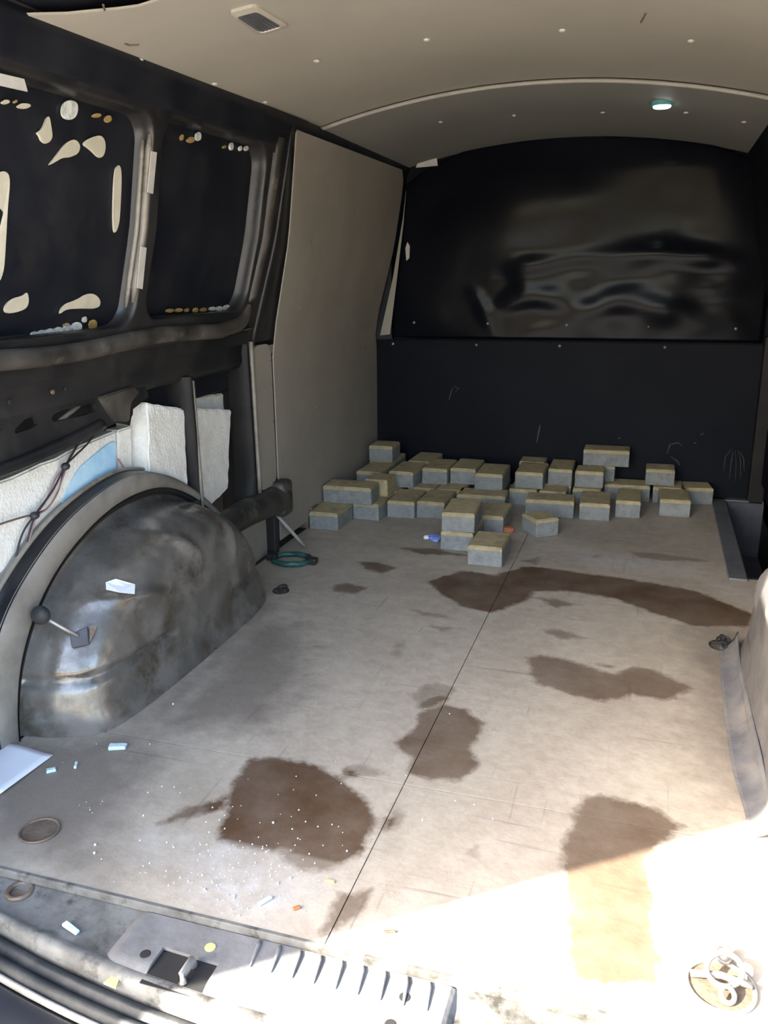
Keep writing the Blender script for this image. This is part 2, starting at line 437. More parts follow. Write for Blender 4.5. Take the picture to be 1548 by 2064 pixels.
def make_floor_mat():
    m = bpy.data.materials.new('plywood_floor')
    m.use_nodes = True
    t = m.node_tree
    L = t.links
    b = t.nodes['Principled BSDF']
    geo = t.nodes.new('ShaderNodeNewGeometry')
    def noise(scale, det=6, rough=.6, vec=None):
        n = t.nodes.new('ShaderNodeTexNoise')
        n.inputs['Scale'].default_value = scale
        n.inputs['Detail'].default_value = det
        n.inputs['Roughness'].default_value = rough
        L.new(vec or geo.outputs['Position'], n.inputs['Vector'])
        return n.outputs['Fac']
    def mrange(v, a, b_, c=0.0, d=1.0):
        n = t.nodes.new('ShaderNodeMapRange')
        n.inputs[1].default_value, n.inputs[2].default_value, n.inputs[3].default_value, n.inputs[4].default_value = a, b_, c, d
        L.new(v, n.inputs[0])
        return n.outputs[0]
    def mix(f, c1, c2, blend='MIX'):
        n = t.nodes.new('ShaderNodeMixRGB')
        n.blend_type = blend
        if isinstance(f, float):
            n.inputs[0].default_value = f
        else:
            L.new(f, n.inputs[0])
        for i, c in ((1, c1), (2, c2)):
            if isinstance(c, tuple):
                n.inputs[i].default_value = (*c, 1)
            else:
                L.new(c, n.inputs[i])
        return n.outputs[0]
    def mth(op, a, b_):
        n = t.nodes.new('ShaderNodeMath')
        n.operation = op
        for i, v in ((0, a), (1, b_)):
            if isinstance(v, (int, float)):
                n.inputs[i].default_value = v
            else:
                L.new(v, n.inputs[i])
        return n.outputs[0]
    def attr(nm):
        a = t.nodes.new('ShaderNodeAttribute')
        a.attribute_name = nm
        return a.outputs['Fac']
    base = mix(mrange(noise(3.0), .35, .65), (0.48, 0.415, 0.325), (0.385, 0.33, 0.255))
    base = mix(mrange(noise(7, 8, .7),   .48, .66, 0, .25), base, (0.24, 0.185, 0.135))
    base = mix(mrange(noise(26, 8, .75), .42, .72, 0, .55), base, (0.26, 0.205, 0.15))
    # fine scratches: stretched noise in two directions
    for rot, sc in ((0.5, (3, 70, 1)), (-0.35, (60, 4, 1))):
        mp = t.nodes.new('ShaderNodeMapping')
        mp.inputs['Rotation'].default_value[2] = rot
        mp.inputs['Scale'].default_value = sc
        L.new(geo.outputs['Position'], mp.inputs[0])
        base = mix(mrange(noise(1.0, 3, .5, mp.outputs[0]), .66, .74, 0, .45), base, (0.15, 0.125, 0.105))
    edge = mth('SUBTRACT', noise(16, 6, .65), .5)
    edge2 = mth('SUBTRACT', noise(60, 4, .65), .5)
    jit = mth('ADD', mth('MULTIPLY', edge, .045), mth('MULTIPLY', edge2, .02))
    soil = mrange(mth('ADD', attr('soil_dist'), mth('MULTIPLY', edge, .18)), -.06, .05, .72, 0)
    base = mix(soil, base, (0.15, 0.12, 0.094))
    du = mrange(mth('ADD', attr('dust_dist'), mth('MULTIPLY', edge, .14)), -.05, .03, .5, 0)
    du = mth('MULTIPLY', du, mrange(noise(30), .4, .62, .3, 1.0))
    base = mix(du, base, (0.56, 0.55, 0.53))
    sm = mrange(mth('ADD', attr('stain_dist'), jit), -.008, .006, 1, 0)
    sm = mth('MULTIPLY', sm, attr('stain_strength'))
    sm = mth('MULTIPLY', sm, mrange(noise(9), .3, .7, .8, 1.05))
    base = mix(sm, base, (0.080, 0.043, 0.021))
    L.new(base, b.inputs['Base Color'])
    L.new(mrange(sm, 0, 1, .60, .62), b.inputs['Roughness'])
    b.inputs['Specular IOR Level'].default_value = .35
    bp = t.nodes.new('ShaderNodeBump')
    bp.inputs['Strength'].default_value = .12
    bp.inputs['Distance'].default_value = .01
    L.new(noise(45, 6), bp.inputs['Height'])
    L.new(bp.outputs[0], b.inputs['Normal'])
    return m
m_floor = make_floor_mat()
ST_W = [([tuple(fl(*p)[:2]) for p in poly], s) for poly, s in STAINS]
DU_W = [[tuple(fl(*p)[:2]) for p in poly] for poly in DUST]
SO_W = [[tuple(fl(*p)[:2]) for p in poly] for poly in SOIL]

bm = bmesh.new()
box(bm, -.80, .80, .004, 1.60, -.045, -.004)
box(bm, -.80, .645, 1.60, 2.57, -.045, -.004)
floor = struct(obj('floor', bm, pm('seam_dirt', (0.03, 0.021, 0.015), (0.045, 0.033, 0.024), 12, 0.8)), 'brown stained plywood floor of the cargo van')
def floor_panel(x0, x1, y0, y1, cut=None):
    st = 0.008
    nx, ny = int(round((x1 - x0) / st)), int(round((y1 - y0) / st))
    xs, ys = np.linspace(x0, x1, nx + 1), np.linspace(y0, y1, ny + 1)
    Xg, Yg = np.meshgrid(xs, ys, indexing='ij')
    idx = np.arange((nx + 1) * (ny + 1)).reshape(nx + 1, ny + 1)
    faces = np.stack([idx[:-1, :-1], idx[1:, :-1], idx[1:, 1:], idx[:-1, 1:]], -1)
    if cut:
        cxm, cym = (xs[:-1] + xs[1:]) / 2, (ys[:-1] + ys[1:]) / 2
        keep = ~((cxm[:, None] > cut[0]) & (cym[None, :] > cut[1]))
        faces = faces[keep]
    faces = faces.reshape(-1, 4)
    verts = np.stack([Xg, Yg, np.zeros_like(Xg)], -1).reshape(-1, 3)
    me = bpy.data.meshes.new('floor_panel')
    me.from_pydata(verts.tolist(), [], faces.tolist())
    X, Y = verts[:, 0], verts[:, 1]
    best = np.full(X.shape, 9.0)
    stg = np.zeros(X.shape)
    for poly, s in ST_W:
        d = poly_sd(X, Y, poly)
        near = d < best
        stg = np.where((d < .03) & (s > stg), s, np.where(near & (best > .03), s, stg))
        best = np.minimum(best, d)
    so = np.full(X.shape, 9.0)
    for poly in SO_W:
        so = np.minimum(so, poly_sd(X, Y, poly))
    du = np.full(X.shape, 9.0)
    for poly in DU_W:
        du = np.minimum(du, poly_sd(X, Y, poly))
    for nm, arr in (('dust_dist', du), ('stain_dist', best), ('stain_strength', stg), ('soil_dist', so)):
        a = me.attributes.new(nm, 'FLOAT', 'POINT')
        a.data.foreach_set('value', arr.astype(np.float32))
    bm = bmesh.new()
    bm.from_mesh(me)
    # edge thickness
    be = [e for e in bm.edges if e.is_boundary]
    r = bmesh.ops.extrude_edge_only(bm, edges=be)
    for g in r['geom']:
        if isinstance(g, bmesh.types.BMVert):
            g.co.z = -.012
    bm.to_mesh(me)
    bm.free()
    return obj('floor_panel', me, m_floor, floor)
G, GT = .0009, .0018
floor_panel(-.748, -G, 0, .379 - GT)
floor_panel(G, .748, 0, .379 - GT)
floor_panel(-.748, -G, .379 + GT, 2.548)
floor_panel(G, .748, .379 + GT, 2.548, cut=(.617, 1.62))

# step well by the sliding door, with its metal edge strip
well = obj('step_well', bmesh.new(), m_stepm, floor)
bm = bmesh.new()
box(bm, .645, .81, 1.60, 2.53, -.25, -.215)
box(bm, .646, .668, 1.60, 2.53, -.24, -.003)
box(bm, .646, .81, 2.50, 2.54, -.24, -.003)
box(bm, .646, .81, 1.59, 1.64, -.24, -.003)
bm.to_mesh(well.data)
bm.free()
well.data.materials.append(m_stepm) if not well.data.materials else None
bm = bmesh.new()
box(bm, .612, .664, 1.60, 2.53, -.002, .006, .003)
box(bm, .612, .80, 2.50, 2.535, -.002, .006, .003)
obj('edge_strip', bm, m_strip, floor)
# vinyl cove turned up against the right wheel arch
P = []
for i in range(41):
    y = .40 + i * .0185
    wob = .010 * mnoise.noise(Vector((y * 9, 0.3, 0)))
    cx = .583 + .01 * abs((y - .77) / .37) ** 3
    row = []
    R_ = .034 + wob * .5
    for k in range(9):
        a = k / 8 * math.pi / 2
        row.append((cx - R_ + R_ * math.sin(a), y, .002 + R_ * .8 * (1 - math.cos(a))))
    row.append((cx + .004, y, R_ * .8 + .014 + wob))
    P.append(row)
bm = bmesh.new()
grid_mesh(bm, P)
solidify(bm, .0015, (.7, 0, -.7))
cove = obj('floor_cove', bm, m_mat, floor, smooth=True)

# ================================================================== LEFT WALL
OFF = -.045
def skin_pt(y, z, o=OFF):
    return (xw(z) + o, y, z)
# outer skin = root of the wall
bm = bmesh.new()
zs = [-.05, .1, .3, .5, .60, .64, .68, .72, .80, .87, .95, 1.03, 1.10, 1.16, 1.22, 1.28, 1.34]
P = []
for z in zs:
    xo = xw(z) + OFF if z > .62 else (-.87 if z < .58 else -.855)
    P.append([(xo, -.02 + i * .0864, z) for i in range(31)])
grid_mesh(bm, P)
solidify(bm, .02, (-1, 0, 0))
wall_left = struct(obj('wall_left', bm, m_skin, smooth=False), 'black bare metal left side wall of the van')

def rrect_loop(y0, y1, z0, z1, r, n_side=14, n_arc=10):
    """rounded rectangle points split in 4 sides, each from arc middle to arc middle"""
    cs = [((y1 - r, z0 + r), -math.pi / 2), ((y1 - r, z1 - r), 0), ((y0 + r, z1 - r), math.pi / 2), ((y0 + r, z0 + r), math.pi)]
    pts = []
    for i in range(4):
        (c, a) = cs[i]
        (cp, ap) = cs[i - 1]
        side = []
        for k in range(n_arc // 2):
            t = ap + math.pi / 4 + (math.pi / 4) * k / (n_arc // 2)
            side.append((cp[0] + r * math.cos(t), cp[1] + r * math.sin(t)))
        e0 = (cp[0] + r * math.cos(ap + math.pi / 2), cp[1] + r * math.sin(ap + math.pi / 2))
        e1 = (c[0] + r * math.cos(a), c[1] + r * math.sin(a))
        for k in range(n_side):
            s = k / n_side
            side.append((e0[0] + (e1[0] - e0[0]) * s, e0[1] + (e1[1] - e0[1]) * s))
        for k in range(n_arc // 2):
            t = a + (math.pi / 4) * k / (n_arc // 2)
            side.append((c[0] + r * math.cos(t), c[1] + r * math.sin(t)))
        pts.append(side)
    return pts
def rect_match(y0, y1, z0, z1, n):
    cor = [(y0, z0), (y1, z0), (y1, z1), (y0, z1)]
    # side i of the rounded loop runs from corner i-1.. : side0 bottom (y0->y1)
    out = []
    for i in range(4):
        a, b = cor[i], cor[(i + 1) % 4]
        out.append([(a[0] + (b[0] - a[0]) * k / n, a[1] + (b[1] - a[1]) * k / n) for k in range(n)])
    return out
def window_frame(bm, outer, inner, r):
    # side order of rrect_loop: i=0 -> bottom side (from bottom-left corner to bottom-right)
    lo = rrect_loop(*inner, r)
    n = len(lo[0])
    ro = rect_match(*outer, n)
    A = [p for s in lo for p in s]
    B = [p for s in ro for p in s]
    loops = []
    for t in (1.0, .75, .5, .3, .15, .06, 0.0):
        loops.append([(a[0] + (b[0] - a[0]) * t, a[1] + (b[1] - a[1]) * t, 0.0) for a, b in zip(A, B)])
    cy, cz = (inner[0] + inner[1]) / 2, (inner[2] + inner[3]) / 2
    hw, hh = (inner[1] - inner[0]) / 2, (inner[3] - inner[2]) / 2
    # rolled inner flange
    for ins, dep in ((.003, -.002), (.005, -.007), (.006, -.016), (.007, -.040), (.012, -.0425)):
        lp = []
        for a in A:
            lp.append((cy + (a[0] - cy) * (1 - ins / hw), cz + (a[1] - cz) * (1 - ins / hh), dep))
        loops.append(lp)
    Q = [[(xw(p[1]) + p[2], p[0], p[1]) for p in lp] for lp in loops]
    Q = [list(c) for c in zip(*Q)]
    grid_mesh(bm, Q, close_u=True)
W1 = (.06, .770, .745, 1.170)
W2 = (.800, 1.300, .755, 1.178)
ZR0, ZR1 = .665, 1.262
bm = bmesh.new()
window_frame(bm, (-.02, .785, ZR0, ZR1), W1, .05)
window_frame(bm, (.785, 1.53, ZR0, ZR1), W2, .06)
bmesh.ops.remove_doubles(bm, verts=bm.verts[:], dist=.0004)
bmesh.ops.recalc_face_normals(bm, faces=bm.faces[:])
frame = obj('window_frame', bm, m_frame, wall_left, smooth=True)
bm = bxm(-.89, -.69, -.05, .03, -.06, 1.33, .01)
obj('rear_pillar', bm, m_frame, wall_left)
# blanked window fields behind the frame
for nm, w in (('window_blank', W1), ('window_blank', W2)):
    P = []
    for k in range(13):
        z = w[2] - .006 + (w[3] - w[2] + .012) * k / 12
        P.append([(xw(z) - .041 + .003 * math.sin(math.pi * k / 12) * math.sin(math.pi * i / 12), w[0] - .006 + (w[1] - w[0] + .012) * i / 12, z) for i in range(13)])
    bm = bmesh.new()
    grid_mesh(bm, P)
    bmesh.ops.recalc_face_normals(bm, faces=bm.faces[:])
    ob = obj(nm, bm, m_black, wall_left, smooth=True)
    if w is W1:
        blank1 = ob
    else:
        blank2 = ob
# adhesive left on the blanked fields
def patch(name, pix, mat, parent, off=-.0385, th=.004, it=2):
    pts = smooth_loop([onwall(x, y, off) for x, y in pix], it)
    return obj(name, slab(pts, (1, 0, .25), th), mat, parent)
patch('adhesive_patch', [(95, 228), (101, 262), (103, 280), (92, 292), (80, 285), (76, 273), (70, 268), (82, 262)], m_glue, blank1)
patch('adhesive_patch', [(93, 336), (112, 312), (130, 288), (148, 281), (159, 293), (156, 310), (140, 318), (125, 318), (108, 328)], m_glue, blank1)
patch('adhesive_patch', [(161, 289), (185, 276), (204, 274), (211, 295), (206, 317), (196, 319), (180, 302)], m_glue, blank1)
patch('adhesive_patch', [(228, 345), (236, 331), (243, 345), (240, 420), (237, 455), (228, 475), (225, 440)], m_glue, blank1)
patch('adhesive_patch', [(-10, 350), (8, 345), (18, 360), (12, 420), (8, 500), (4, 555), (-12, 580)], m_glue, blank1)
patch('adhesive_patch', [(4, 622), (18, 603), (44, 597), (52, 588), (56, 610), (48, 626), (12, 634)], m_glue, blank1)
patch('adhesive_patch', [(116, 636), (124, 614), (150, 606), (172, 592), (190, 594), (201, 608), (196, 623), (160, 622), (130, 624)], m_glue, blank1)
patch('foil_patch', [(120, 225), (127, 203), (152, 205), (155, 225), (146, 243), (126, 240)], m_gluew, blank1)
for (x, y, w, h, mt) in [(22, 692, 5, 4, m_glueo), (36, 694, 8, 6, m_gluew), (47, 695, 7, 7, m_gluew), (66, 675, 7, 6, m_gluew), (82, 672, 9, 6, m_gluew), (98, 669, 9, 6, m_gluew),
                         (115, 668, 10, 8, m_gluew), (133, 663, 8, 9, m_gluew), (152, 660, 11, 10, m_gluew), (131, 656, 6, 4, m_glueo), (168, 645, 4, 6, m_gluew), (185, 655, 8, 10, m_glueo), (184, 666, 7, 5, m_gluew),
                         (45, 215, 14, 5, m_glue), (8, 207, 8, 4, m_glue), (192, 234, 9, 4, m_glueo), (215, 241, 7, 7, m_glueo), (28, 206, 3, 3, m_glueo)]:
    patch('glue_spot', [(x - w, y), (x - w * .5, y - h), (x + w * .6, y - h * .9), (x + w, y), (x + w * .5, y + h), (x - w * .6, y + h * .8)], mt, blank1, th=.005, it=1)
for (x, y, w, h, mt) in [(364, 278, 3, 6, m_glueo), (382, 283, 8, 6, m_glueo), (397, 276, 6, 9, m_gluew), (450, 297, 3, 3, m_glueo), (464, 296, 4, 8, m_gluew), (482, 300, 3, 5, m_gluew), (494, 300, 4, 5, m_gluew),
                         (340, 627, 8, 4, m_glueo), (358, 626, 8, 4, m_glueo), (374, 626, 4, 4, m_glueo), (392, 626, 5, 5, m_glueo), (408, 625, 7, 4, m_glueo), (426, 623, 7, 4, m_gluew), (440, 623, 7, 5, m_gluew), (455, 622, 7, 7, m_gluew)]:
    patch('glue_spot', [(x - w, y), (x - w * .5, y - h), (x + w * .6, y - h * .9), (x + w, y), (x + w * .5, y + h), (x - w * .6, y + h * .8)], mt, blank2, th=.005, it=1)
patch('paper_label', [(-12, 146), (0, 149), (47, 160), (54, 185), (0, 173), (-12, 170)], m_tape, frame, off=.001, th=.002, it=0)
# tapes, and pale beads coloured as the flange highlights, on the pillar between the two fields
def wall_tube(pix, r, off, name, mat, parent, n=8):
    pts = catmull([onwall(x, y, off) for x, y in pix], 6)
    bm = bmesh.new()
    tube(bm, pts, r, n)
    return obj(name, bm, mat, parent, smooth=True)
P1 = [(xw(z) - .008, .763, z) for z in np.linspace(.80, 1.13, 12)]
bm = bmesh.new()
tube(bm, P1, [.003] + [.0075] * 10 + [.003], 8)
obj('pillar_bead', bm, m_bead, frame, smooth=True)
bm = bmesh.new()
tube(bm, [(xw(z) - .024, .764, z) for z in np.linspace(.79, 1.12, 12)], [.003] + [.006] * 10 + [.003], 8)
obj('pillar_bead', bm, m_bead, frame, smooth=True)
patch('tape_strip', [(304, 305), (315, 308), (307, 391), (296, 388)], m_tape, frame, off=.001, th=.002, it=0)
patch('tape_strip', [(283, 497), (294, 500), (286, 583), (275, 580)], m_tape, frame, off=.001, th=.002, it=0)
# rolled bead around the front and bottom of the second field, running on as the belt ledge
path = []
for z in np.linspace(1.20, .80, 14):
    path.append((xw(z) - .004, 1.325 + .03 * (z - .80) / .4, z))
for k in range(1, 9):
    a = k / 8 * math.pi / 2
    path.append((xw(.72) + .006, 1.325 - .085 * (1 - math.cos(a)), .80 - .078 * math.sin(a)))
for y in np.linspace(1.15, -.02, 20):
    path.append((xw(.715) + .008, y, .718 + .006 * math.sin(y * 9)))
bm = bmesh.new()
tube(bm, path, [.017 + (.002 if i > 18 else 0) for i in range(len(path))], 12)
obj('belt_ledge', bm, m_dusty, wall_left, smooth=True)
bm = bmesh.new()
tube(bm, [(xw(z) + .004, 1.372 + .045 * (z - .66) / .6, z) for z in np.linspace(.66, 1.24, 14)], .007, 8)
obj('pillar_bead', bm, m_frame, wall_left, smooth=True)
bm = bmesh.new()
P = [[(xw(z) + a, 1.300 + .012 * (z - .80) / .4 + b, z) for a, b in ((-.040, -.002), (-.022, -.002), (-.010, .001), (-.002, .008), (.001, .018), (.001, .024))] for z in np.linspace(.80, 1.16, 16)]
grid_mesh(bm, P)
bmesh.ops.recalc_face_normals(bm, faces=bm.faces[:])
obj('pillar_glint', bm, m_glint, wall_left, smooth=True)  # pale strip laid over the dark flange as its bright reflection
# header rail under the headliner
P = []
prof = [(.0, 1.180), (.003, 1.190), (.004, 1.205), (.004, 1.220), (.009, 1.232), (.008, 1.246), (.0, 1.258), (-.02, 1.275)]
for i in range(25):
    y = -.02 + 2.57 * i / 24
    P.append([(xw(z) + o, y, z) for o, z in prof])
bm = bmesh.new()
grid_mesh(bm, P)
solidify(bm, .02, (-1, 0, 0))
obj('header_rail', bm, m_black, wall_left, smooth=True)
# belt rail face below the ledge
P = []
prof = [(-.70, .71), (-.722, .700), (-.728, .685), (-.738, .665), (-.742, .64), (-.742, .615), (-.750, .600), (-.762, .595)]
for i in range(15):
    y = -.02 + 1.36 * i / 14
    P.append([(x - .012, y, z) for x, z in prof])
bm = bmesh.new()
grid_mesh(bm, P)
solidify(bm, .015, (-1, 0, 0))
belt = obj('belt_rail', bm, m_frame, wall_left, smooth=True)
for (px, py) in [(18, 810), (132, 783), (140, 755), (180, 735), (210, 738), (105, 790)]:
    q = on((px, py), 0, -.7525)
    bm = bmesh.new()
    disc(bm, q, .005, .003, (1, 0, 0), 10)
    obj('bolt_hole', bm, m_dark if px != 105 else m_rust, belt)
# truss rail with triangular cut-outs
def plate_with_holes(outer, holes, x, th):
    bm = bmesh.new()
    es = []
    for lp in [outer] + holes:
        vsn = [bm.verts.new((x, float(p[0]), float(p[1]))) for p in lp]
        for i in range(len(vsn)):
            es.append(bm.edges.new((vsn[i], vsn[(i + 1) % len(vsn)])))
    bmesh.ops.triangle_fill(bm, use_beauty=True, edges=es)
    solidify(bm, th, (-1, 0, 0))
    return bm
XT = -.757
def yz(px, py, x=XT):
    q = on((px, py), 0, x)
    return (q[1], q[2])
outer = [yz(-60, 812), yz(290, 770), yz(300, 800), yz(268, 825), yz(262, 858), yz(235, 852), yz(200, 868), yz(150, 895), yz(60, 935), yz(-60, 985)]
holes = [smooth_loop([yz(18, 878), yz(62, 833), yz(72, 838), yz(80, 852), yz(70, 862)], 1),
         smooth_loop([yz(103, 845), yz(110, 832), yz(185, 806), yz(196, 820), yz(192, 832), yz(110, 852)], 1),
         smooth_loop([yz(-40, 900), yz(-30, 860), yz(2, 850), yz(4, 870)], 1)]
truss = obj('truss_rail', plate_with_holes(outer, holes, XT, .012), m_frame, wall_left)
for a, b in [((-20, 895), (27, 855)), ((112, 855), (158, 818))]:
    bm = bmesh.new()
    tube(bm, [on(a, 0, XT - .02), on(b, 0, XT - .02)], .005, 8)
    obj('brace_rod', bm, m_bead, truss, smooth=True)
# lower flange of the truss rail
bm = bmesh.new()
tube(bm, catmull([on(p, 0, XT + .004) for p in [(-60, 972), (0, 948), (60, 925), (150, 884), (205, 856)]], 5), .012, 10)
obj('rail_flange', bm, m_frame, truss, smooth=True)
# bent bracket at the rail end
bm = slab([on(p, 0, XT + .012) for p in [(205, 800), (272, 778), (283, 792), (266, 812), (262, 850), (236, 850), (222, 828)]], (-1, 0, 0), .02)
bmesh.ops.bevel(bm, geom=bm.edges[:], offset=.003, segments=2, affect='EDGES')
br = obj('rail_bracket', bm, m_dusty, wall_left)
# posts of the lower frame
def post(y, z0, z1, w, d, name, mat, x=-.752, lean=0.0, flare=0.0):
    P = []
    n = 16
    for i in range(n + 1):
        z = z0 + (z1 - z0) * i / n
        f = flare * max(0, 1 - i / 4) ** 2
        ww = w + f
        yy = y + lean * (1 - i / n)
        sec = [(-d, -ww), (-d * .3, -ww), (0, -ww * .75), (d * .25, -ww * .35), (d * .32, 0), (d * .25, ww * .35), (0, ww * .75), (-d * .3, ww), (-d, ww)]
        P.append([(x + a, yy + b, z) for a, b in sec])
    bm = bmesh.new()
    grid_mesh(bm, P)
    bmesh.ops.recalc_face_normals(bm, faces=bm.faces[:])
    return obj(name, bm, mat, wall_left, smooth=True)
post(1.022, .225, .61, .017, .05, 'lower_post', m_post, flare=.03, lean=.012)
post(1.340, .19, .665, .012, .05, 'lower_post', m_post, lean=.01, flare=.02)
bm = bmesh.new()
tube(bm, [(-.742, 1.028 + .006 * t, .60 - .36 * t) for t in np.linspace(0, 1, 8)], .0075, 8)
obj('post_bead', bm, m_bead, wall_left, smooth=True)  # highlight along the post carried by the pale bead colour
bm = bmesh.new()
tube(bm, [(-.738, 1.361 + .008 * t, .67 - .45 * t) for t in np.linspace(0, 1, 8)], .007, 8)
obj('post_bead', bm, m_bead, wall_left, smooth=True)
# rear cavity wall right of the last block, upper web behind the posts
bm = bxm(-.83, -.80, .80, 1.34, .535, .66, .006)
obj('web_plate', bm, m_black, wall_left)
bm = bxm(-.86, -.765, 1.358, 1.371, .12, .66, .003)
obj('pillar_web', bm, m_post, wall_left)
# low rail running forward from the arch to a bulged end
pts = catmull([(-.742, 1.03, .195), (-.742, 1.15, .185), (-.74, 1.28, .185), (-.738, 1.40, .178), (-.735, 1.50, .172)], 5)
bm = bmesh.new()
tube(bm, pts, [.036 + .010 * i / (len(pts) - 1) for i in range(len(pts))], 12)
box(bm, -.775, -.70, 1.46, 1.535, .118, .232, .016, 3)
lowrail = obj('low_rail', bm, m_dusty, wall_left, smooth=True)
# foot of the wall under the rail
bm = bxm(-.80, -.765, 1.12, 1.47, -.005, .185, .004)
obj('foot_panel', bm, m_board, wall_left)
bm = bxm(-.78, -.735, 1.455, 1.485, -.005, .15, .004)
obj('foot_post', bm, m_frame, wall_left)
bm = bxm(-.815, -.785, 1.48, 1.66, -.005, .13, .003)
obj('foot_recess_shade', bm, m_dark, wall_left)  # dark plate put in for the shade of the recess
# wheel arch ---------------------------------------------------------
AY, AA, AF, AB = .768, .468, .410, .356
def arch_mesh(sgn=1):
    prof = [(-.80, 1.16), (-.778, 1.06), (-.758, .972), (-.735, .952), (-.715, .945), (-.695, .935), (-.675, .92), (-.655, .90), (-.64, .878), (-.628, .85), (-.618, .812), (-.611, .76),
            (-.606, .70), (-.602, .63), (-.599, .54), (-.597, .43), (-.595, .30), (-.594, .16), (-.594, .02)]
    # densify
    pp = catmull([(a, b, 0) for a, b in prof], 3)
    NT = 120
    P = []
    for i in range(NT + 1):
        th = math.pi * i / NT
        row = []
        for q in pp:
            x, s = q[0], max(q[1], .01)
            cy, cz = -math.cos(th), math.sin(th) ** .92
            y = AY + (AA if cy < 0 else AF) * s * cy
            z = AB * s * cz
            # relief: horizontal groove low down, two crease ribs over the crown
            dep = 0
            if s > .4:
                g = math.exp(-((z - .098 - .01 * math.cos(th)) / .0075) ** 2)
                dep -= .014 * g
                for t0, wd, amp in ((.80, .05, .014), (1.35, .055, .017), (2.0, .06, .015)):
                    if .6 < s < .97 and z > .14:
                        dep += amp * math.exp(-((th - t0 - (.9 - s) * .9) / wd) ** 2) * math.sin(math.pi * (s - .6) / .37)
                dep += .003 * mnoise.noise(Vector((y * 7, z * 7, x * 7)))
            k = max(0, min(1, (x + .748) / .16))
            x2 = x + dep * k
            y += dep * cy * (1 - k) * .9
            z += dep * cz * (1 - k) * .9
            # outward skirt at the foot of the face
            kk = max(0, min(1, (k - .45) / .4))
            x2 += .016 * kk * kk * (3 - 2 * kk) * math.exp(-(z / .045) ** 2)
            row.append((x2 * sgn, y, max(z, 0.0005)))
        P.append(row)
    bm = bmesh.new()
    grid_mesh(bm, P)
    bmesh.ops.recalc_face_normals(bm, faces=bm.faces[:])
    if sgn > 0:
        f = max(bm.faces, key=lambda f: f.calc_center_median().x)
        if f.normal.x < 0:
            bmesh.ops.reverse_faces(bm, faces=bm.faces[:])
    return bm
bm = arch_mesh()
arch_bvh = BVHTree.FromBMesh(bm)
arch = obj('wheel_arch', bm, m_arch, wall_left, smooth=True)
def hit(px, py, bvh=None):
    d = Vector(ray((px, py))).normalized()
    loc, nrm, _, _ = (bvh or arch_bvh).ray_cast(Vector(CAM), d)
    if loc is None:
        return None, None
    if nrm.dot(d) > 0:
        nrm = -nrm
    return loc, nrm
# flat ring around the arch: inner groove, plate, outer lip
ring_in = [(.308, -.01), (.318, .06), (.345, .14), (.40, .222), (.475, .287), (.575, .335), (.68, .362), (.79, .366), (.89, .35), (.99, .305), (1.08, .243), (1.15, .18), (1.22, .10), (1.272, .02)]
ring_out = [(.245, -.01), (.243, .10), (.258, .20), (.315, .278), (.417, .349), (.51, .392), (.617, .420), (.72, .432), (.81, .420), (.90, .387), (.985, .34), (1.07, .28), (1.16, .205), (1.25, .12), (1.31, .02)]
ri = catmull([(-.745, a, b) for a, b in ring_in], 6)
ro = catmull([(-.745, a, b) for a, b in ring_out], 6)
def resamp(L, n):
    L = np.array(L)
    d = np.concatenate([[0], np.cumsum(np.linalg.norm(np.diff(L, axis=0), axis=1))])
    s = np.linspace(0, d[-1], n)
    return np.stack([np.interp(s, d, L[:, k]) for k in range(3)], 1)
ri, ro = resamp(ri, 80), resamp(ro, 80)
P = []
for a, b in zip(ri, ro):
    row = []
    for t, o in ((-.80, -.035), (-.10, -.016), (-.02, -.008), (.06, -.010), (.12, .0), (.2, .004), (.5, .006), (.84, .004), (.88, .0), (.92, -.018), (.96, -.03), (1.0, -.032), (1.0, -.05)):
        p = a + (b - a) * t
        row.append((p[0] + o, p[1], p[2]))
    P.append(row)
bm = bmesh.new()
grid_mesh(bm, P)
bmesh.ops.recalc_face_normals(bm, faces=bm.faces[:])
ring = obj('arch_ring', bm, m_ringp, arch, smooth=True)
bm = bmesh.new()
tube(bm, [(p[0] - .030, p[1], p[2]) for p in ro], .005, 8)
obj('ring_lip', bm, m_bead, arch, smooth=True)
# dark lip band and groove seams on the ring
P = [[((a + (b - a) * t)[0] + o, (a + (b - a) * t)[1], (a + (b - a) * t)[2]) for t, o in ((.872, .003), (.91, -.012), (.95, -.0255), (.99, -.029))] for a, b in zip(ri, ro)]
bm = bmesh.new()
grid_mesh(bm, P)
obj('lip_band', bm, m_frame, arch, smooth=True)
P = [[((a + (b - a) * t)[0] + o, (a + (b - a) * t)[1], (a + (b - a) * t)[2]) for t, o in ((-.30, -.022), (-.10, -.0125), (-.02, -.005), (.06, -.007), (.13, .004))] for a, b in zip(ri, ro)]
bm = bmesh.new()
grid_mesh(bm, P)
obj('groove_band', bm, m_frame, arch, smooth=True)
for px, py in [(85, 1107), (50, 1175), (30, 1212)]:
    q = on((px, py), 0, -.762)
    bm = bmesh.new()
    disc(bm, q, .008, .006, (1, 0, 0), 12)
    obj('spot_weld', bm, m_bead, arch)

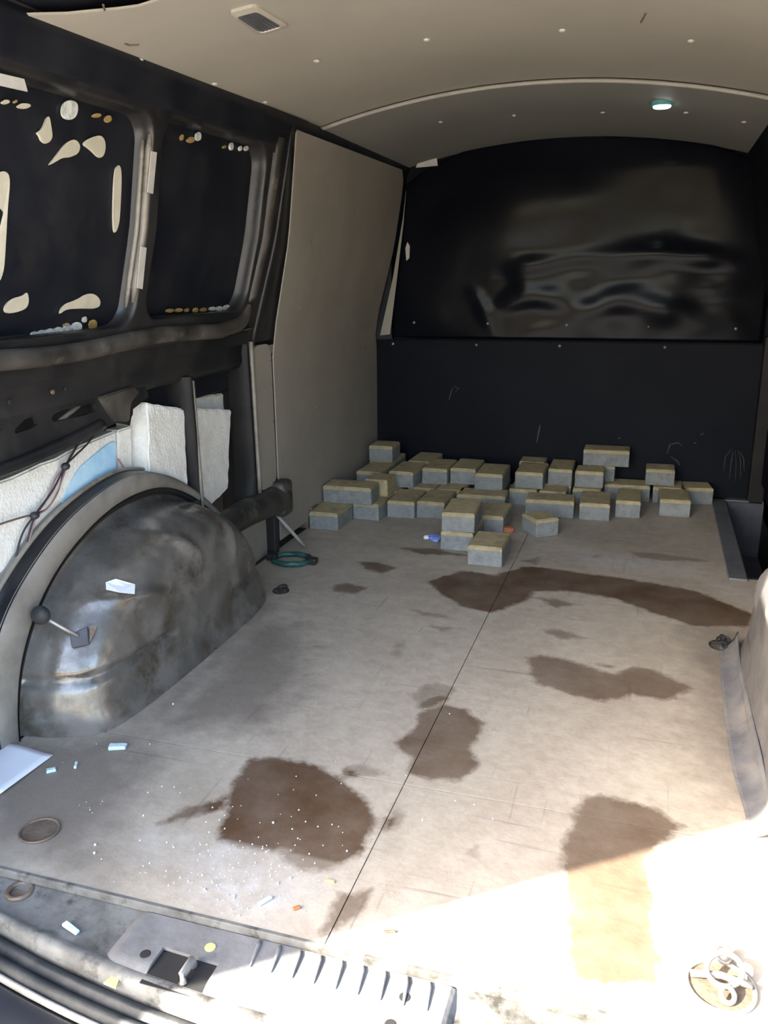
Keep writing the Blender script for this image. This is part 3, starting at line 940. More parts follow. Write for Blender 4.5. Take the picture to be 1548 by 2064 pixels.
# ================================================================== RIGHT WALL
bm = bmesh.new()
P = []
for z in [-.05, .1, .3, .5, .64, .72, .80, .95, 1.10, 1.22, 1.30, 1.34]:
    xo = -xw(z) + .012 if z > .62 else .80 - (.04 if z > .5 else 0)
    P.append([(xo, -.02 + i * .0864, z) for i in range(31)])
grid_mesh(bm, P)
solidify(bm, .02, (1, 0, 0))
wall_right = struct(obj('wall_right', bm, m_bulk), 'dark right side wall of the van with the sliding door')
bm = bxm(.800, .875, 1.59, 2.56, -.25, .02, .004)
obj('door_foot', bm, m_post, wall_right)
for za, zb in ((.08, .30), (.34, .56)):
    bm = bxm(.775, .805, 1.68, 2.46, za, zb, .012)
    obj('door_pressing', bm, m_bulk, wall_right)
bm = bxm(.735, .80, .0, 1.60, .60, .70, .012)
obj('belt_rail', bm, m_frame, wall_right)
bm = bxm(.74, .80, 2.50, 2.546, -.01, .62, .008)
obj('door_post', bm, m_post, wall_right)
bm = bxm(.72, .80, 1.54, 1.615, -.012, .66, .015)
obj('door_post', bm, m_post, wall_right)
bm = arch_mesh(-1)
arch_r_bvh = BVHTree.FromBMesh(bm)
arch_r = obj('wheel_arch', bm, m_arch2, wall_right, smooth=True)
P = [[(-(a + (b - a) * t)[0] - o, (a + (b - a) * t)[1], (a + (b - a) * t)[2]) for t, o in ((-.4, -.03), (-.02, -.008), (.06, -.01), (.12, 0), (.5, .006), (.78, 0), (.84, -.018), (1, -.032))] for a, b in zip(ri, ro)]
bm = bmesh.new()
grid_mesh(bm, P)
obj('arch_ring', bm, m_ringp, arch_r, smooth=True)

# ================================================================== BULKHEAD
bm = bxm(-.80, .80, 2.552, 2.58, -.05, 1.36)
wall_front = struct(obj('wall_front', bm, m_bulk), 'black bulkhead closing off the front of the cargo bay')
bm = bxm(-.765, .765, 2.546, 2.553, -.012, .586, .002)
lowp = obj('lower_panel', bm, m_bulk, wall_front)
for px in [792, 960, 1128, 1340, 1545]:
    q = on((px, 693 + (px - 792) * .013), 1, 2.546)
    bm = bmesh.new()
    disc(bm, q, .0055, .004, (0, -1, 0), 12, .002)
    obj('rivet', bm, m_rivet, lowp)
# glossy buckled sheet
nx, nz = 90, 56
x0, x1, z0, z1 = -.675, .735, .592, 1.335
P = []
for i in range(nx + 1):
    row = []
    for j in range(nz + 1):
        u, v = i / nx, j / nz
        x, z = x0 + (x1 - x0) * u, z0 + (z1 - z0) * v
        top = zc(x, 2.53) - .004
        if x < -.30:
            top -= .10 * ((-.30 - x) / .37) ** 2.2
        if x > .42:
            top -= .05 * ((x - .42) / .31) ** 2
        z = min(z, top)
        ed = min(1, 8 * u * (1 - u)) * min(1, 7 * v * (1 - v))
        d = 0
        d += .016 * mnoise.noise(Vector((x * 2.6, z * 3.5, 1.7)))
        w = max(0, min(1, (1.02 - z) / .2)) * max(0, min(1, (x + .45) / .3))
        d += w * .009 * mnoise.noise(Vector((x * 6.5 + z * 3, z * 11 - x * 2, 4.1)))
        # the long crease rising to the right and the slumped fold under it
        cr = .86 + .05 * math.sin((x + .2) * 3.2)
        d += .008 * math.exp(-((z - cr) / .035) ** 2) * max(0, min(1, (x + .3) / .2)) * max(0, min(1, (.72 - x) / .1))
        d += .006 * math.exp(-(((x + .30) - (.72 - z) * .5) / .03) ** 2) * (1 if z < .76 else math.exp(-((z - .76) / .03) ** 2))
        row.append((x, 2.536 - .006 - max(0, d + .006) * ed, z))
    P.append(row)
bm = bmesh.new()
grid_mesh(bm, P)
solidify(bm, .003, (0, 1, 0))
sheet = obj('glossy_sheet', bm, m_sheet, wall_front, smooth=True)
for px, py in [(835, 650), (983, 652), (1142, 655), (1307, 658), (1483, 663)]:
    q = on((px, py), 1, 2.531)
    bm = bmesh.new()
    disc(bm, q, .0055, .005, (0, -1, 0), 12, .002)
    obj('rivet', bm, m_rivet, sheet)
bm = bxm(-.775, -.672, 2.535, 2.552, .585, 1.27, .004)
obj('side_flange', bm, m_black, wall_front)
# pale torn tab at the top left corner of the bulkhead
bm = slab([on(p, 1, 2.52) for p in [(838, 338), (842, 327), (880, 316), (882, 334)]], (0, 1, 0), .004)
obj('torn_tab', bm, m_tape, wall_front)
bm = slab([on(p, 1, 2.528) for p in [(817, 500), (821, 488), (826, 496), (825, 520), (819, 526)]], (0, 1, 0), .004)
obj('pale_chip', bm, m_tape, wall_front)
# scuffs on the lower panel
def scuff(pix, r=.0018):
    bm = bmesh.new()
    for a in pix:
        tube(bm, [on(p, 1, 2.5455) for p in a], [r * .4] + [r] * (len(a) - 2) + [r * .4] if len(a) > 2 else r * .7, 6)
    obj('scuff_mark', bm, m_scratch, lowp)
scuff([[(1458, 950), (1462, 920), (1475, 905)], [(1470, 965), (1474, 930), (1478, 910)], [(1482, 970), (1484, 935), (1482, 908)], [(1492, 965), (1493, 930), (1488, 908)], [(1500, 950), (1499, 925), (1492, 910)]])
scuff([[(1345, 915), (1350, 896), (1366, 892), (1374, 898)], [(1352, 920), (1366, 930), (1370, 938)]], .003)
scuff([[(1082, 892), (1086, 870), (1089, 856)]], .0045)
scuff([[(905, 806), (909, 790), (913, 780)], [(915, 778), (924, 783), (918, 790)]], .003)
scuff([[(1245, 884), (1250, 882)], [(1398, 893), (1404, 892)], [(1412, 876), (1418, 874)]], .004)

# ================================================================== CEILING
def ceil_panel(y0, y1, off, round_rear=False):
    nx, ny = 48, max(6, int((y1 - y0) / .06))
    P = []
    for i in range(nx + 1):
        x = -.622 + 1.244 * i / nx
        ys = y0
        if round_rear:
            ys = float(np.interp(abs(x), [0, .3, .5, .57, .6, .622], [.60, .58, .52, .44, .39, .355]))
        P.append([(x, ys + (y1 - ys) * j / ny, zc(x, ys + (y1 - ys) * j / ny) + off) for j in range(ny + 1)])
    bm = bmesh.new()
    grid_mesh(bm, P)
    solidify(bm, .004, (0, 0, 1))
    return bm
bm = bmesh.new()
P = []
for i in range(33):
    x = -.80 + 1.6 * i / 32
    P.append([(x, y, zc(x, y) + .022 if abs(x) < .66 else max(zc(x, y) + .022, 1.24)) for y in np.linspace(-.02, 2.58, 27)])
grid_mesh(bm, P)
solidify(bm, .015, (0, 0, 1))
ceiling = struct(obj('ceiling', bm, m_black, smooth=True), 'metal roof of the van above the headliner boards')
lin1 = obj('headliner_panel', ceil_panel(.36, 1.66, 0, True), m_head, ceiling, smooth=False)
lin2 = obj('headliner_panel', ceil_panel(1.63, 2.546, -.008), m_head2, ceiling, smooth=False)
bm = bmesh.new()
tube(bm, [(x, 1.632, zc(x, 1.632) - .008) for x in np.linspace(-.605, .605, 32)], .0055, 8)
obj('headliner_joint', bm, m_headtrim, ceiling, smooth=True)
for px, py in [(105, 60), (281, 119), (432, 168), (534, 205), (638, 122), (860, 79), (1133, 60), (1393, 81), (888, 245), (1036, 232), (1215, 226), (1383, 226), (1500, 245)]:
    q = onceil(px, py, 0 if py < 180 or px < 600 else -.008)
    bm = bmesh.new()
    disc(bm, q, .007, .003, (0, 0, -1), 12, .002)
    obj('plastic_screw', bm, m_screw, lin1 if py < 215 else lin2)
for pix in [[(252, 88), (262, 91), (280, 90)], [(1302, 26), (1292, 45)], [(208, 10), (211, 20)]]:
    bm = bmesh.new()
    tube(bm, [onceil(a, b, -.001) for a, b in pix], .002, 6)
    obj('scuff_mark', bm, m_rust, lin1)
# rear roof cross member
bm = bmesh.new()
P = []
for i in range(33):
    x = -.66 + 1.32 * i / 32
    P.append([(x, y, zc(x, y) + o) for y, o in ((-.02, .03), (-.015, -.02), (.02, -.028), (.06, -.02), (.075, .01), (.10, .02))])
grid_mesh(bm, P)
bmesh.ops.recalc_face_normals(bm, faces=bm.faces[:])
obj('rear_header', bm, m_frame, ceiling, smooth=True)

# ceiling lamp: cream frame, grey lens
c = Vector(onceil(520, 34))
nrm = Vector((-.075 * 2 * c.x / .36, 0, -1)).normalized()
lamp = empty('ceiling_lamp', c)
lamp.location.z -= .003
tag(lamp, 'rectangular ceiling lamp with cream frame and grey lens, switched off', 'lamp')
cor = [Vector(onceil(*p)) for p in [(458, 22), (516, 6), (584, 48), (524, 66)]]
cen = sum(cor, Vector()) / 4
dn = Vector((0, 0, -1))
def ringpoly(cor, s0, s1, d0, d1):
    bm = bmesh.new()
    lv = [(s0, -.001), (s0, d0), (s1, d1), (s1 * .98, d1 - .002)]
    R_ = []
    for s, d in lv:
        lp = smooth_loop([cen + (v - cen) * s + dn * d for v in cor], 0)
        # round corners a little
        q = []
        n = len(lp)
        for i in range(n):
            p, a, b = np.array(lp[i]), np.array(lp[i - 1]), np.array(lp[(i + 1) % n])
            q += [p + (a - p) * .14, p + (a - p) * .04 + (b - p) * .04, p + (b - p) * .14]
        R_.append(q)
    Q = [list(k) for k in zip(*R_)]
    grid_mesh(bm, Q, close_u=True)
    bmesh.ops.recalc_face_normals(bm, faces=bm.faces[:])
    return bm
obj('lamp_frame', ringpoly(cor, 1.0, .76, .005, .008), m_lampframe, lamp)
bm = slab([cen + (v - cen) * .78 + dn * .001 for v in cor], dn, .005)
lens = obj('lens', bm, m_lens, lamp)
for k in range(1, 6):
    a = cen + (cor[0].lerp(cor[1], k / 6) - cen) * .72 + dn * .0064
    b = cen + (cor[3].lerp(cor[2], k / 6) - cen) * .72 + dn * .0064
    bm = bmesh.new()
    tube(bm, [a, b], .0012, 6)
    obj('lens_rib', bm, m_lens, lens)
# small lit spot lamp
c = Vector(onceil(1335, 206, -.008))
spot = empty('spot_lamp', c)
tag(spot, 'small lit round spot lamp with teal rim in the front headliner', 'lamp')
bm = bmesh.new()
disc(bm, c + Vector((0, 0, .002)), .032, .012, (0, 0, -1), 24)
obj('rim', bm, m_teal, spot, smooth=False)
bm = bmesh.new()
disc(bm, c + Vector((0, 0, -.0095)), .024, .006, (0, 0, -1), 24, .003)
obj('lens', bm, emat('spot_glow', (0.85, 1.0, 0.98), 2.2), spot, smooth=True)

# ================================================================== LINING BOARDS ON THE LEFT
P = []
zsb = list(np.linspace(.03, 1.245, 24))
for z in zsb:
    ya = 1.505 - .065 * max(0, (z - .655) / .59)
    yb = 2.50 + (.012 * (z < .6))
    if z > 1.16:
        yb -= .06 * ((z - 1.16) / .085) ** 2
    P.append([(xw(z) + .006 + .004 * math.sin(3 * z), ya + (yb - ya) * k / 14, z) for k in range(15)])
bm = bmesh.new()
grid_mesh(bm, P)
solidify(bm, .004, (1, 0, 0))
lb = tag(obj('lining_board', bm, m_board, smooth=False), 'tall grey-beige hardboard lining fixed to the left wall by the bulkhead', 'panel')
bm = slab([on(p, 1, 2.508) for p in [(818, 385), (812, 440), (792, 560), (766, 676), (786, 674), (799, 570), (813, 450)]], (0, 1, 0), .004)
obj('edge_bevel', bm, m_board, lb)  # narrow strip for the bevelled right edge of the board
for px, py in [(718, 428), (606, 685), (604, 620), (735, 700), (700, 870), (636, 820)]:
    q = onwall(px, py, .0135)
    bm = bmesh.new()
    disc(bm, q, .0045, .0022, (1, 0, 0), 10, .001)
    obj('screw_head', bm, m_bead, lb)
bm = bxm(-.752, -.740, 1.372, 1.497, .222, .655, .0)
vs_ = [e for e in bm.edges if abs(e.verts[0].co.y - e.verts[1].co.y) < 1e-4 and abs(e.verts[0].co.z - e.verts[1].co.z) < 1e-4]
bmesh.ops.bevel(bm, geom=vs_, offset=.035, segments=5, profile=.5, affect='EDGES')
lst = tag(obj('lining_strip', bm, m_board), 'narrow grey-beige lining strip with rounded top behind the wheel arch', 'panel')
for z in (.30, .42, .53, .60):
    bm = bmesh.new()
    disc(bm, (-.740, 1.488, z), .004, .002, (1, 0, 0), 10, .001)
    obj('screw_head', bm, m_bead, lst)

# ================================================================== INSULATION BLOCKS
def foam(pix, x, th, label, name='foam_block', seed=0, parts=None):
    """block of foam whose inner face has the corners pix at depth x"""
    cor = [Vector(on(p, 0, x)) for p in pix]
    bm = bmesh.new()
    n = 10
    P = []
    for i in range(n + 1):
        row = []
        for j in range(n + 1):
            u, v = i / n, j / n
            p = (cor[0] * (1 - u) + cor[1] * u) * (1 - v) + (cor[3] * (1 - u) + cor[2] * u) * v
            e = .004 if (i in (0, n) or j in (0, n)) else .0015
            p = p + Vector((mnoise.noise(p * 40 + Vector((seed, 0, 0))), mnoise.noise(p * 35 + Vector((0, seed, 3))), mnoise.noise(p * 30 + Vector((5, seed, 0))))) * e
            row.append(p)
        P.append(row)
    grid_mesh(bm, P)
    solidify(bm, th, (-1, 0, 0))
    es = [e for e in bm.edges if len(e.link_faces) == 2 and e.calc_face_angle(0) > 1.0]
    bmesh.ops.bevel(bm, geom=es, offset=.004, segments=2, affect='EDGES')
    return tag(obj(name, bm, m_foam), label, 'insulation', 'polystyrene insulation in the left wall')
fb1 = foam([(-40, 990), (234, 868), (236, 1040), (-40, 1180)], -.79, .05, 'long polystyrene board with blue film behind the loose wires')
film = [on(p, 0, -.788) for p in [(230, 886), (190, 915), (150, 952), (112, 1040), (75, 1095), (45, 1132), (120, 1094), (231, 1038), (233, 900)]]
bm = slab(smooth_loop(film, 1), (1, 0, 0), .002)
obj('blue_film', bm, m_film, fb1)
foam([(238, 868), (266, 858), (268, 1060), (244, 1060)], -.795, .04, 'narrow cream polystyrene piece beside the blue film', seed=2)
fb3 = foam([(298, 812), (372, 824), (378, 985), (300, 985)], -.760, .09, 'thick white polystyrene block standing above the wheel arch top', seed=3)
foam([(372, 822), (467, 826), (460, 985), (405, 1040)], -.785, .04, 'tall polystyrene slab between the two lower posts', seed=4)
foam([(385, 800), (456, 793), (456, 900), (385, 900)], -.835, .02, 'thin polystyrene sheet peeking out behind the tall slab', seed=5)

# ================================================================== WIRING
wh = empty('wiring_harness', on((130, 940), 0, -.775))
tag(wh, 'loose bundle of dark and red wires hanging before the foam', 'wiring')
def wire(pix, x, r, mat):
    bm = bmesh.new()
    tube(bm, catmull([on((p[0], p[1]), 0, x) for p in pix], 7), r, 6)
    obj('wire', bm, mat, wh, smooth=True)
wire([(212, 812), (195, 850), (168, 880), (140, 925), (130, 942), (105, 990), (70, 1038), (48, 1070), (35, 1110), (30, 1160), (32, 1230)], -.778, .0022, m_wire_b)
wire([(218, 815), (205, 850), (180, 890), (150, 920), (132, 940), (122, 975), (112, 1000), (95, 1025), (72, 1040), (58, 1080), (48, 1150), (44, 1220)], -.776, .0020, m_wire_b)
wire([(215, 810), (190, 860), (150, 905), (132, 938), (112, 965), (92, 1010), (72, 1038)], -.780, .0018, m_wire_r)
wire([(134, 944), (118, 985), (98, 1022), (74, 1042), (62, 1078), (55, 1110)], -.774, .0017, m_wire_r)
wire([(-15, 1062), (20, 1050), (55, 1040), (70, 1039)], -.778, .002, m_wire_g)
wire([(238, 925), (248, 940), (256, 955)], -.778, .002, m_wire_r)
for px, py in [(132, 940), (70, 1039)]:
    q = Vector(on((px, py), 0, -.772))
    bm = bmesh.new()
    bmesh.ops.create_icosphere(bm, subdivisions=2, radius=.009, matrix=Matrix.Translation(q) @ Matrix.Diagonal((1, 1.15, .9, 1)))
    obj('cable_clip', bm, m_wire_b, wh, smooth=True)

# ================================================================== FITTINGS ON THE ARCH
loc, nr = hit(160, 1285)
if loc is None:
    loc, nr = Vector((-.68, .38, .2)), Vector((0, -1, 0))
kc = Vector(on((82, 1240), 0, -.715))
stop = empty('rubber_stop', loc)
tag(stop, 'black rubber stop on a bent steel bracket bolted to the wheel arch', 'bracket')
bm = bmesh.new()
bmesh.ops.create_icosphere(bm, subdivisions=3, radius=.019, matrix=Matrix.Translation(kc) @ Matrix.Diagonal((1, .8, 1, 1)))
obj('rubber_cap', bm, m_rubber, stop, smooth=True)
bm = bmesh.new()
tube(bm, [kc, kc.lerp(loc, .5), loc + nr * .012], .004, 8)
obj('rod', bm, m_steel, stop, smooth=True)
def surf_patch(pix, off, th, bvh=None):
    ps = []
    nn = Vector()
    for p in pix:
        l, n = hit(*p, bvh)
        if l is None:
            continue
        ps.append(l)
        nn += n
    nn.normalize()
    return slab([p + nn * off for p in ps], nn, th)
bm = surf_patch([(142, 1282), (178, 1264), (182, 1300), (146, 1308)], .002, .01)
bmesh.ops.bevel(bm, geom=bm.edges[:], offset=.002, segments=1, affect='EDGES')
obj('bracket_plate', bm, m_stepm, stop)
bm = surf_patch([(180, 1266), (196, 1264), (192, 1278), (180, 1300)], .002, .018)
obj('bracket_lip', bm, m_rust, stop)
bm = surf_patch([(212, 1178), (232, 1171), (271, 1182), (270, 1201), (240, 1198), (213, 1192)], .006, .0015)
tag(obj('sticker', bm, m_paper), 'small white paper sticker on the dusty wheel arch', 'sticker')

# ================================================================== PAVERS
PW, PL, PH = .105, .18, .062
def paver_mesh(w, d, h, seed):
    bm = bmesh.new()
    box(bm, -w / 2, w / 2, -d / 2, d / 2, 0, h * .80, .0)
    bmesh.ops.bevel(bm, geom=[e for e in bm.edges if abs(e.verts[0].co.z - e.verts[1].co.z) > 1e-4 or e.verts[0].co.z < .001], offset=.002, segments=1, affect='EDGES')
    for v in bm.verts:
        v.co += Vector((mnoise.noise(v.co * 60 + Vector((seed, 0, 0))), mnoise.noise(v.co * 60 + Vector((0, seed, 0))), 0)) * .0012
    bm2 = bmesh.new()
    box(bm2, -w / 2 + .0004, w / 2 - .0004, -d / 2 + .0004, d / 2 - .0004, h * .80, h, .0)
    bmesh.ops.bevel(bm2, geom=[e for e in bm2.edges if min(e.verts[0].co.z, e.verts[1].co.z) > h * .9], offset=.003, segments=2, affect='EDGES')
    for v in bm2.verts:
        v.co += Vector((mnoise.noise(v.co * 60 + Vector((seed, 0, 0))), mnoise.noise(v.co * 60 + Vector((0, seed, 0))), 0)) * .0012
    return bm, bm2
# (x left, y front, level, width, depth, rotation, label)
PAV = [
    (-.737, 1.735, 0, PW, PL, 1, 'yellow-topped paver lying nearest the leaning pale stick'),
    (-.734, 1.862, 1, PL, PW, 2, 'long paver set crosswise on the stack beside the lining board'),
    (-.627, 1.888, 0, .098, PL, -2, 'paver under the right end of the long crosswise paver'),
    (-.520, 1.945, 0, .102, PL, 1, 'second front paver right of the long crosswise one'),
    (-.413, 1.968, 0, .103, PL, -1, 'paver with broad yellow top left of the front double stack'),
    (-.300, 2.105, 0, PL, PW, 3, 'grey long paver directly behind the front double stack'),
    (-.258, 2.232, 0, .110, PL, 0, 'lower paver of the middle pair in the back rows'),
    (-.245, 1.640, 0, PW, PL, 0, 'lower paver of the double stack at the front'),
    (-.247, 1.642, 1, PW, PL, 3, 'upper paver of the double stack at the front'),
    (-.176, 1.850, 0, .098, PL, -1, 'paver standing between the double stack and the orange shard'),
    (-.132, 1.522, 0, PW, .155, 0, 'foremost single paver, closest to the dark floor stain'),
    (-.006, 1.855, 0, .085, .095, 38, 'half paver turned cornerwise, alone right of the orange shard'),
    (-.124, 2.232, 0, PW, PL, 0, 'bluish shaded paver under the grey middle one'),
    (-.044, 2.100, 0, .172, PW, 2, 'long grey paver lying crosswise at the centre front'),
    (.146, 2.100, 0, PW, PL, 2, 'front paver right of the long crosswise grey one'),
    (.270, 2.165, 0, .086, PL, 0, 'slim front paver, third from the right end'),
    (.214, 2.400, 0, .170, PW, 2, 'long paver lying crosswise behind the slim front paver'),
    (.396, 2.402, 0, PW, .13, 0, 'paver under the raised one near the right end'),
    (.418, 2.225, 0, PW, .165, 2, 'rightmost front paver, standing alone on the floor'),
    (.508, 2.425, 0, .098, .105, 8, 'last paver at the right against the bulkhead'),
    (.365, 2.428, 1, PW, .105, 1, 'raised half paver near the right end of the pile'),
    (.128, 2.430, 2, .172, PW, 1, 'topmost long paver lying across the others at the back'),
    (.110, 2.325, 1, PW, .105, 0, 'raised half paver just below the topmost long one'),
    (.150, 2.440, 1, .100, .100, 0, 'paver carrying the topmost long one from beneath'),
    (.006, 2.335, 1, .090, PL, 1, 'upper back paver left of the topmost long one'),
    (-.106, 2.252, 1, PW, PL, 0, 'grey-faced upper paver in the centre of the pile'),
    (-.248, 2.188, 1, PW, PL, 0, 'upper paver of the middle pair with a pale smear on top'),
    (-.357, 2.250, 1, .100, PL, 0, 'third paver of the upper back row from the left'),
    (-.463, 2.222, 1, .100, PL, 0, 'second paver of the upper back row from the left'),
    (-.570, 2.140, 1, .098, PL, -2, 'first dark-topped paver of the upper back row'),
    (-.550, 2.330, 1, .098, PL, -1, 'dark-topped paver behind the first of the upper back row'),
    (-.620, 1.992, 1, .088, .105, 0, 'small tan paver with an orange-yellow front face'),
    (-.690, 2.105, 1, .100, PL, -1, 'paver with olive top behind the small tan one'),
    (-.700, 2.290, 1, .100, PL, 0, 'paver beneath the leftmost high one by the board'),
    (-.702, 2.292, 2, .098, .110, 0, 'leftmost high half paver at the corner of board and bulkhead'),
    (-.625, 2.072, 0, PW, PL, 0, 'bottom paver beneath the small tan one'),
    (-.735, 2.115, 0, PW, PL, 0, 'bottom paver beneath the olive-topped one'),
    (-.705, 2.302, 0, PW, PL, 0, 'bottom paver in the corner by the lining board'),
    (-.500, 2.155, 0, PW, PL, 0, 'bottom paver beneath the first dark-topped one'),
    (-.390, 2.155, 0, PW, PL, 0, 'bottom paver beneath the second of the upper back row'),
    (-.575, 2.345, 0, PW, PL, 0, 'bottom paver at the back under the dark-topped one'),
    (-.012, 2.228, 0, .10, .10, 0, 'half paver low in the centre gap of the pile'),
    (-.008, 2.340, 0, PW, PL, 0, 'bottom paver left below the topmost long one'),
    (.105, 2.300, 0, PW, .180, 0, 'bottom paver right below the topmost long one'),
    (-.120, 2.436, 1, .10, .10, 1, 'half paver at the very back of the centre'),
    (-.120, 2.420, 0, PW, .115, 0, 'bottom half paver at the back of the centre'),
]
for i, (xl, yf, lv, w, d, rot, lab) in enumerate(PAV):
    b1, b2 = paver_mesh(w, d, PH, i * 1.7)
    e = empty('paver', (xl + w / 2, yf + d / 2, .0005 + lv * (PH + .0004)))
    e.rotation_euler.z = math.radians(rot)
    for bm_, nm, mt in ((b1, 'concrete_body', m_paver_s), (b2, 'coloured_top', m_paver_t)):
        if 'orange-yellow front' in lab:
            mt = m_paver_t
        o = obj(nm, bm_, mt)
        o.parent = e
    tag(e, lab, 'paver', 'concrete pavers stacked before the bulkhead')

# ================================================================== LOOSE THINGS ON THE FLOOR
def debris_box(px, py, l, w, h, rot, mat, name, label, cat, grp=None, z=0.0):
    q = fl(px, py, z)
    bm = bmesh.new()
    box(bm, -l / 2, l / 2, -w / 2, w / 2, 0, h, min(w, h) * .25)
    for v in bm.verts:
        v.co += Vector((mnoise.noise(v.co * 90), mnoise.noise(v.co * 80 + Vector((3, 0, 0))), 0)) * min(l, w) * .18
    o = obj(name, bm, mat)
    o.location = (q[0], q[1], z + .0006)
    o.rotation_euler.z = math.radians(rot)
    return tag(o, label, cat, grp)
gch = 'pale blue foam scraps'
debris_box(238, 1509, .034, .014, .008, 20, m_chip, 'foam_scrap', 'largest pale blue foam scrap in front of the wheel arch', 'scrap', gch)
debris_box(104, 1556, .016, .010, .006, 40, m_chip, 'foam_scrap', 'small pale blue scrap by the white paper sheet', 'scrap', gch)
debris_box(153, 1545, .018, .005, .005, -62, m_chip, 'foam_scrap', 'thin pale blue sliver right of the paper sheet', 'scrap', gch)
debris_box(144, 1874, .032, .008, .005, -18, m_chip, 'foam_scrap', 'pale blue strip lying on the rear metal sill', 'scrap', gch, z=-.019)
debris_box(535, 1818, .022, .006, .004, 60, m_film, 'plastic_sliver', 'thin blue plastic sliver among the white crumbs', 'scrap')
debris_box(598, 1833, .010, .005, .004, 40, m_orange, 'orange_crumb', 'tiny orange crumb near the blue sliver', 'scrap')
debris_box(665, 1778, .014, .004, .003, 0, m_yellow, 'yellow_sliver', 'tiny yellow sliver below the big round stain', 'scrap')
debris_box(785, 1880, .016, .004, .003, 20, m_rust, 'twig', 'small brown twig lying in the sunlight', 'scrap')
debris_box(1018, 1073, .055, .03, .02, 8, m_orange, 'brick_shard', 'orange brick shard between the pavers', 'shard')
# white sheet of paper, slightly curled
cor = [Vector(fl(-70, 1505)), Vector(fl(20, 1498)), Vector(fl(108, 1524)), Vector(fl(0, 1606)), Vector(fl(-70, 1640))]
A_, B_, C_, D_ = Vector(fl(-60, 1500)), Vector(fl(108, 1523)), Vector(fl(2, 1607)), Vector(fl(-150, 1570))
P = []
for i in range(11):
    row = []
    for j in range(11):
        u, v = i / 10, j / 10
        p = (A_ * (1 - u) + B_ * u) * (1 - v) + (D_ * (1 - u) + C_ * u) * v
        p.z = .001 + .012 * (1 - v) * math.sin(u * 3.0) ** 2 + .006 * u * v
        row.append(p)
    P.append(row)
bm = bmesh.new()
grid_mesh(bm, P)
solidify(bm, .0005, (0, 0, 1))
tag(obj('paper_sheet', bm, m_paper, smooth=True), 'white sheet of paper lying at the left edge of the floor', 'paper')
# crumpled blue and white wrapper
q = fl(872, 1090)
wr = empty('wrapper', (q[0], q[1], 0))
tag(wr, 'small crumpled blue and white wrapper beside the front double stack', 'wrapper')
bm = bmesh.new()
bmesh.ops.create_icosphere(bm, subdivisions=2, radius=.022, matrix=Matrix.Translation((q[0] + .006, q[1], .012)) @ Matrix.Diagonal((1, .8, .55, 1)))
for v in bm.verts:
    v.co += Vector((mnoise.noise(v.co * 70), mnoise.noise(v.co * 75 + Vector((4, 0, 0))), .5 * mnoise.noise(v.co * 80))) * .010
    v.co.z = max(v.co.z, .0006)
obj('blue_film', bm, m_blue, wr)
bm = bmesh.new()
bmesh.ops.create_icosphere(bm, subdivisions=2, radius=.011, matrix=Matrix.Translation((q[0] - .022, q[1] + .004, .0085)) @ Matrix.Diagonal((1, .8, .7, 1)))
for v in bm.verts:
    v.co += Vector((mnoise.noise(v.co * 90), mnoise.noise(v.co * 95), 0)) * .005
obj('white_end', bm, m_paper, wr)
# green coated lashing ring by the left wall
q = Vector(fl(588, 1133))
gr = empty('lashing_ring', q)
tag(gr, 'dark green octagonal lashing ring on the floor beside the wheel arch', 'ring')
hexp = []
for k in range(9):
    a = k / 8 * 2 * math.pi
    hexp.append(q + Vector((.062 * math.cos(a), .062 * .8 * math.sin(a), .010)))
bm = bmesh.new()
tube(bm, hexp, .0085, 8, cap=False)
obj('ring', bm, m_green, gr, smooth=True)
for s in (-1, 1):
    bm = bmesh.new()
    box(bm, q.x + s * .066 - .016, q.x + s * .066 + .016, q.y - .012, q.y + .016, .0005, .020, .004)
    obj('clamp', bm, m_frame, gr)
# leaning stick
a, b = Vector(fl(614, 1101, .006)), Vector(on((556, 1036), 0, -.735))
bm = bmesh.new()
tube(bm, [a, a.lerp(b, .33), a.lerp(b, .66), b], [.0055, .006, .006, .005], 8)
tag(obj('stick', bm, m_stick, smooth=True), 'thin pale stick leaning on the foot of the left wall', 'stick')
bm = bmesh.new()
q = Vector(fl(597, 1078))
box(bm, q.x - .02, q.x + .02, q.y + .10, q.y + .16, .0005, .07, .006)
box(bm, q.x - .03, q.x + .015, q.y + .07, q.y + .11, .0005, .045, .005)
tag(obj('rubble_piece', bm, m_rust), 'dark broken scrap behind the leaning stick at the wall foot', 'scrap')

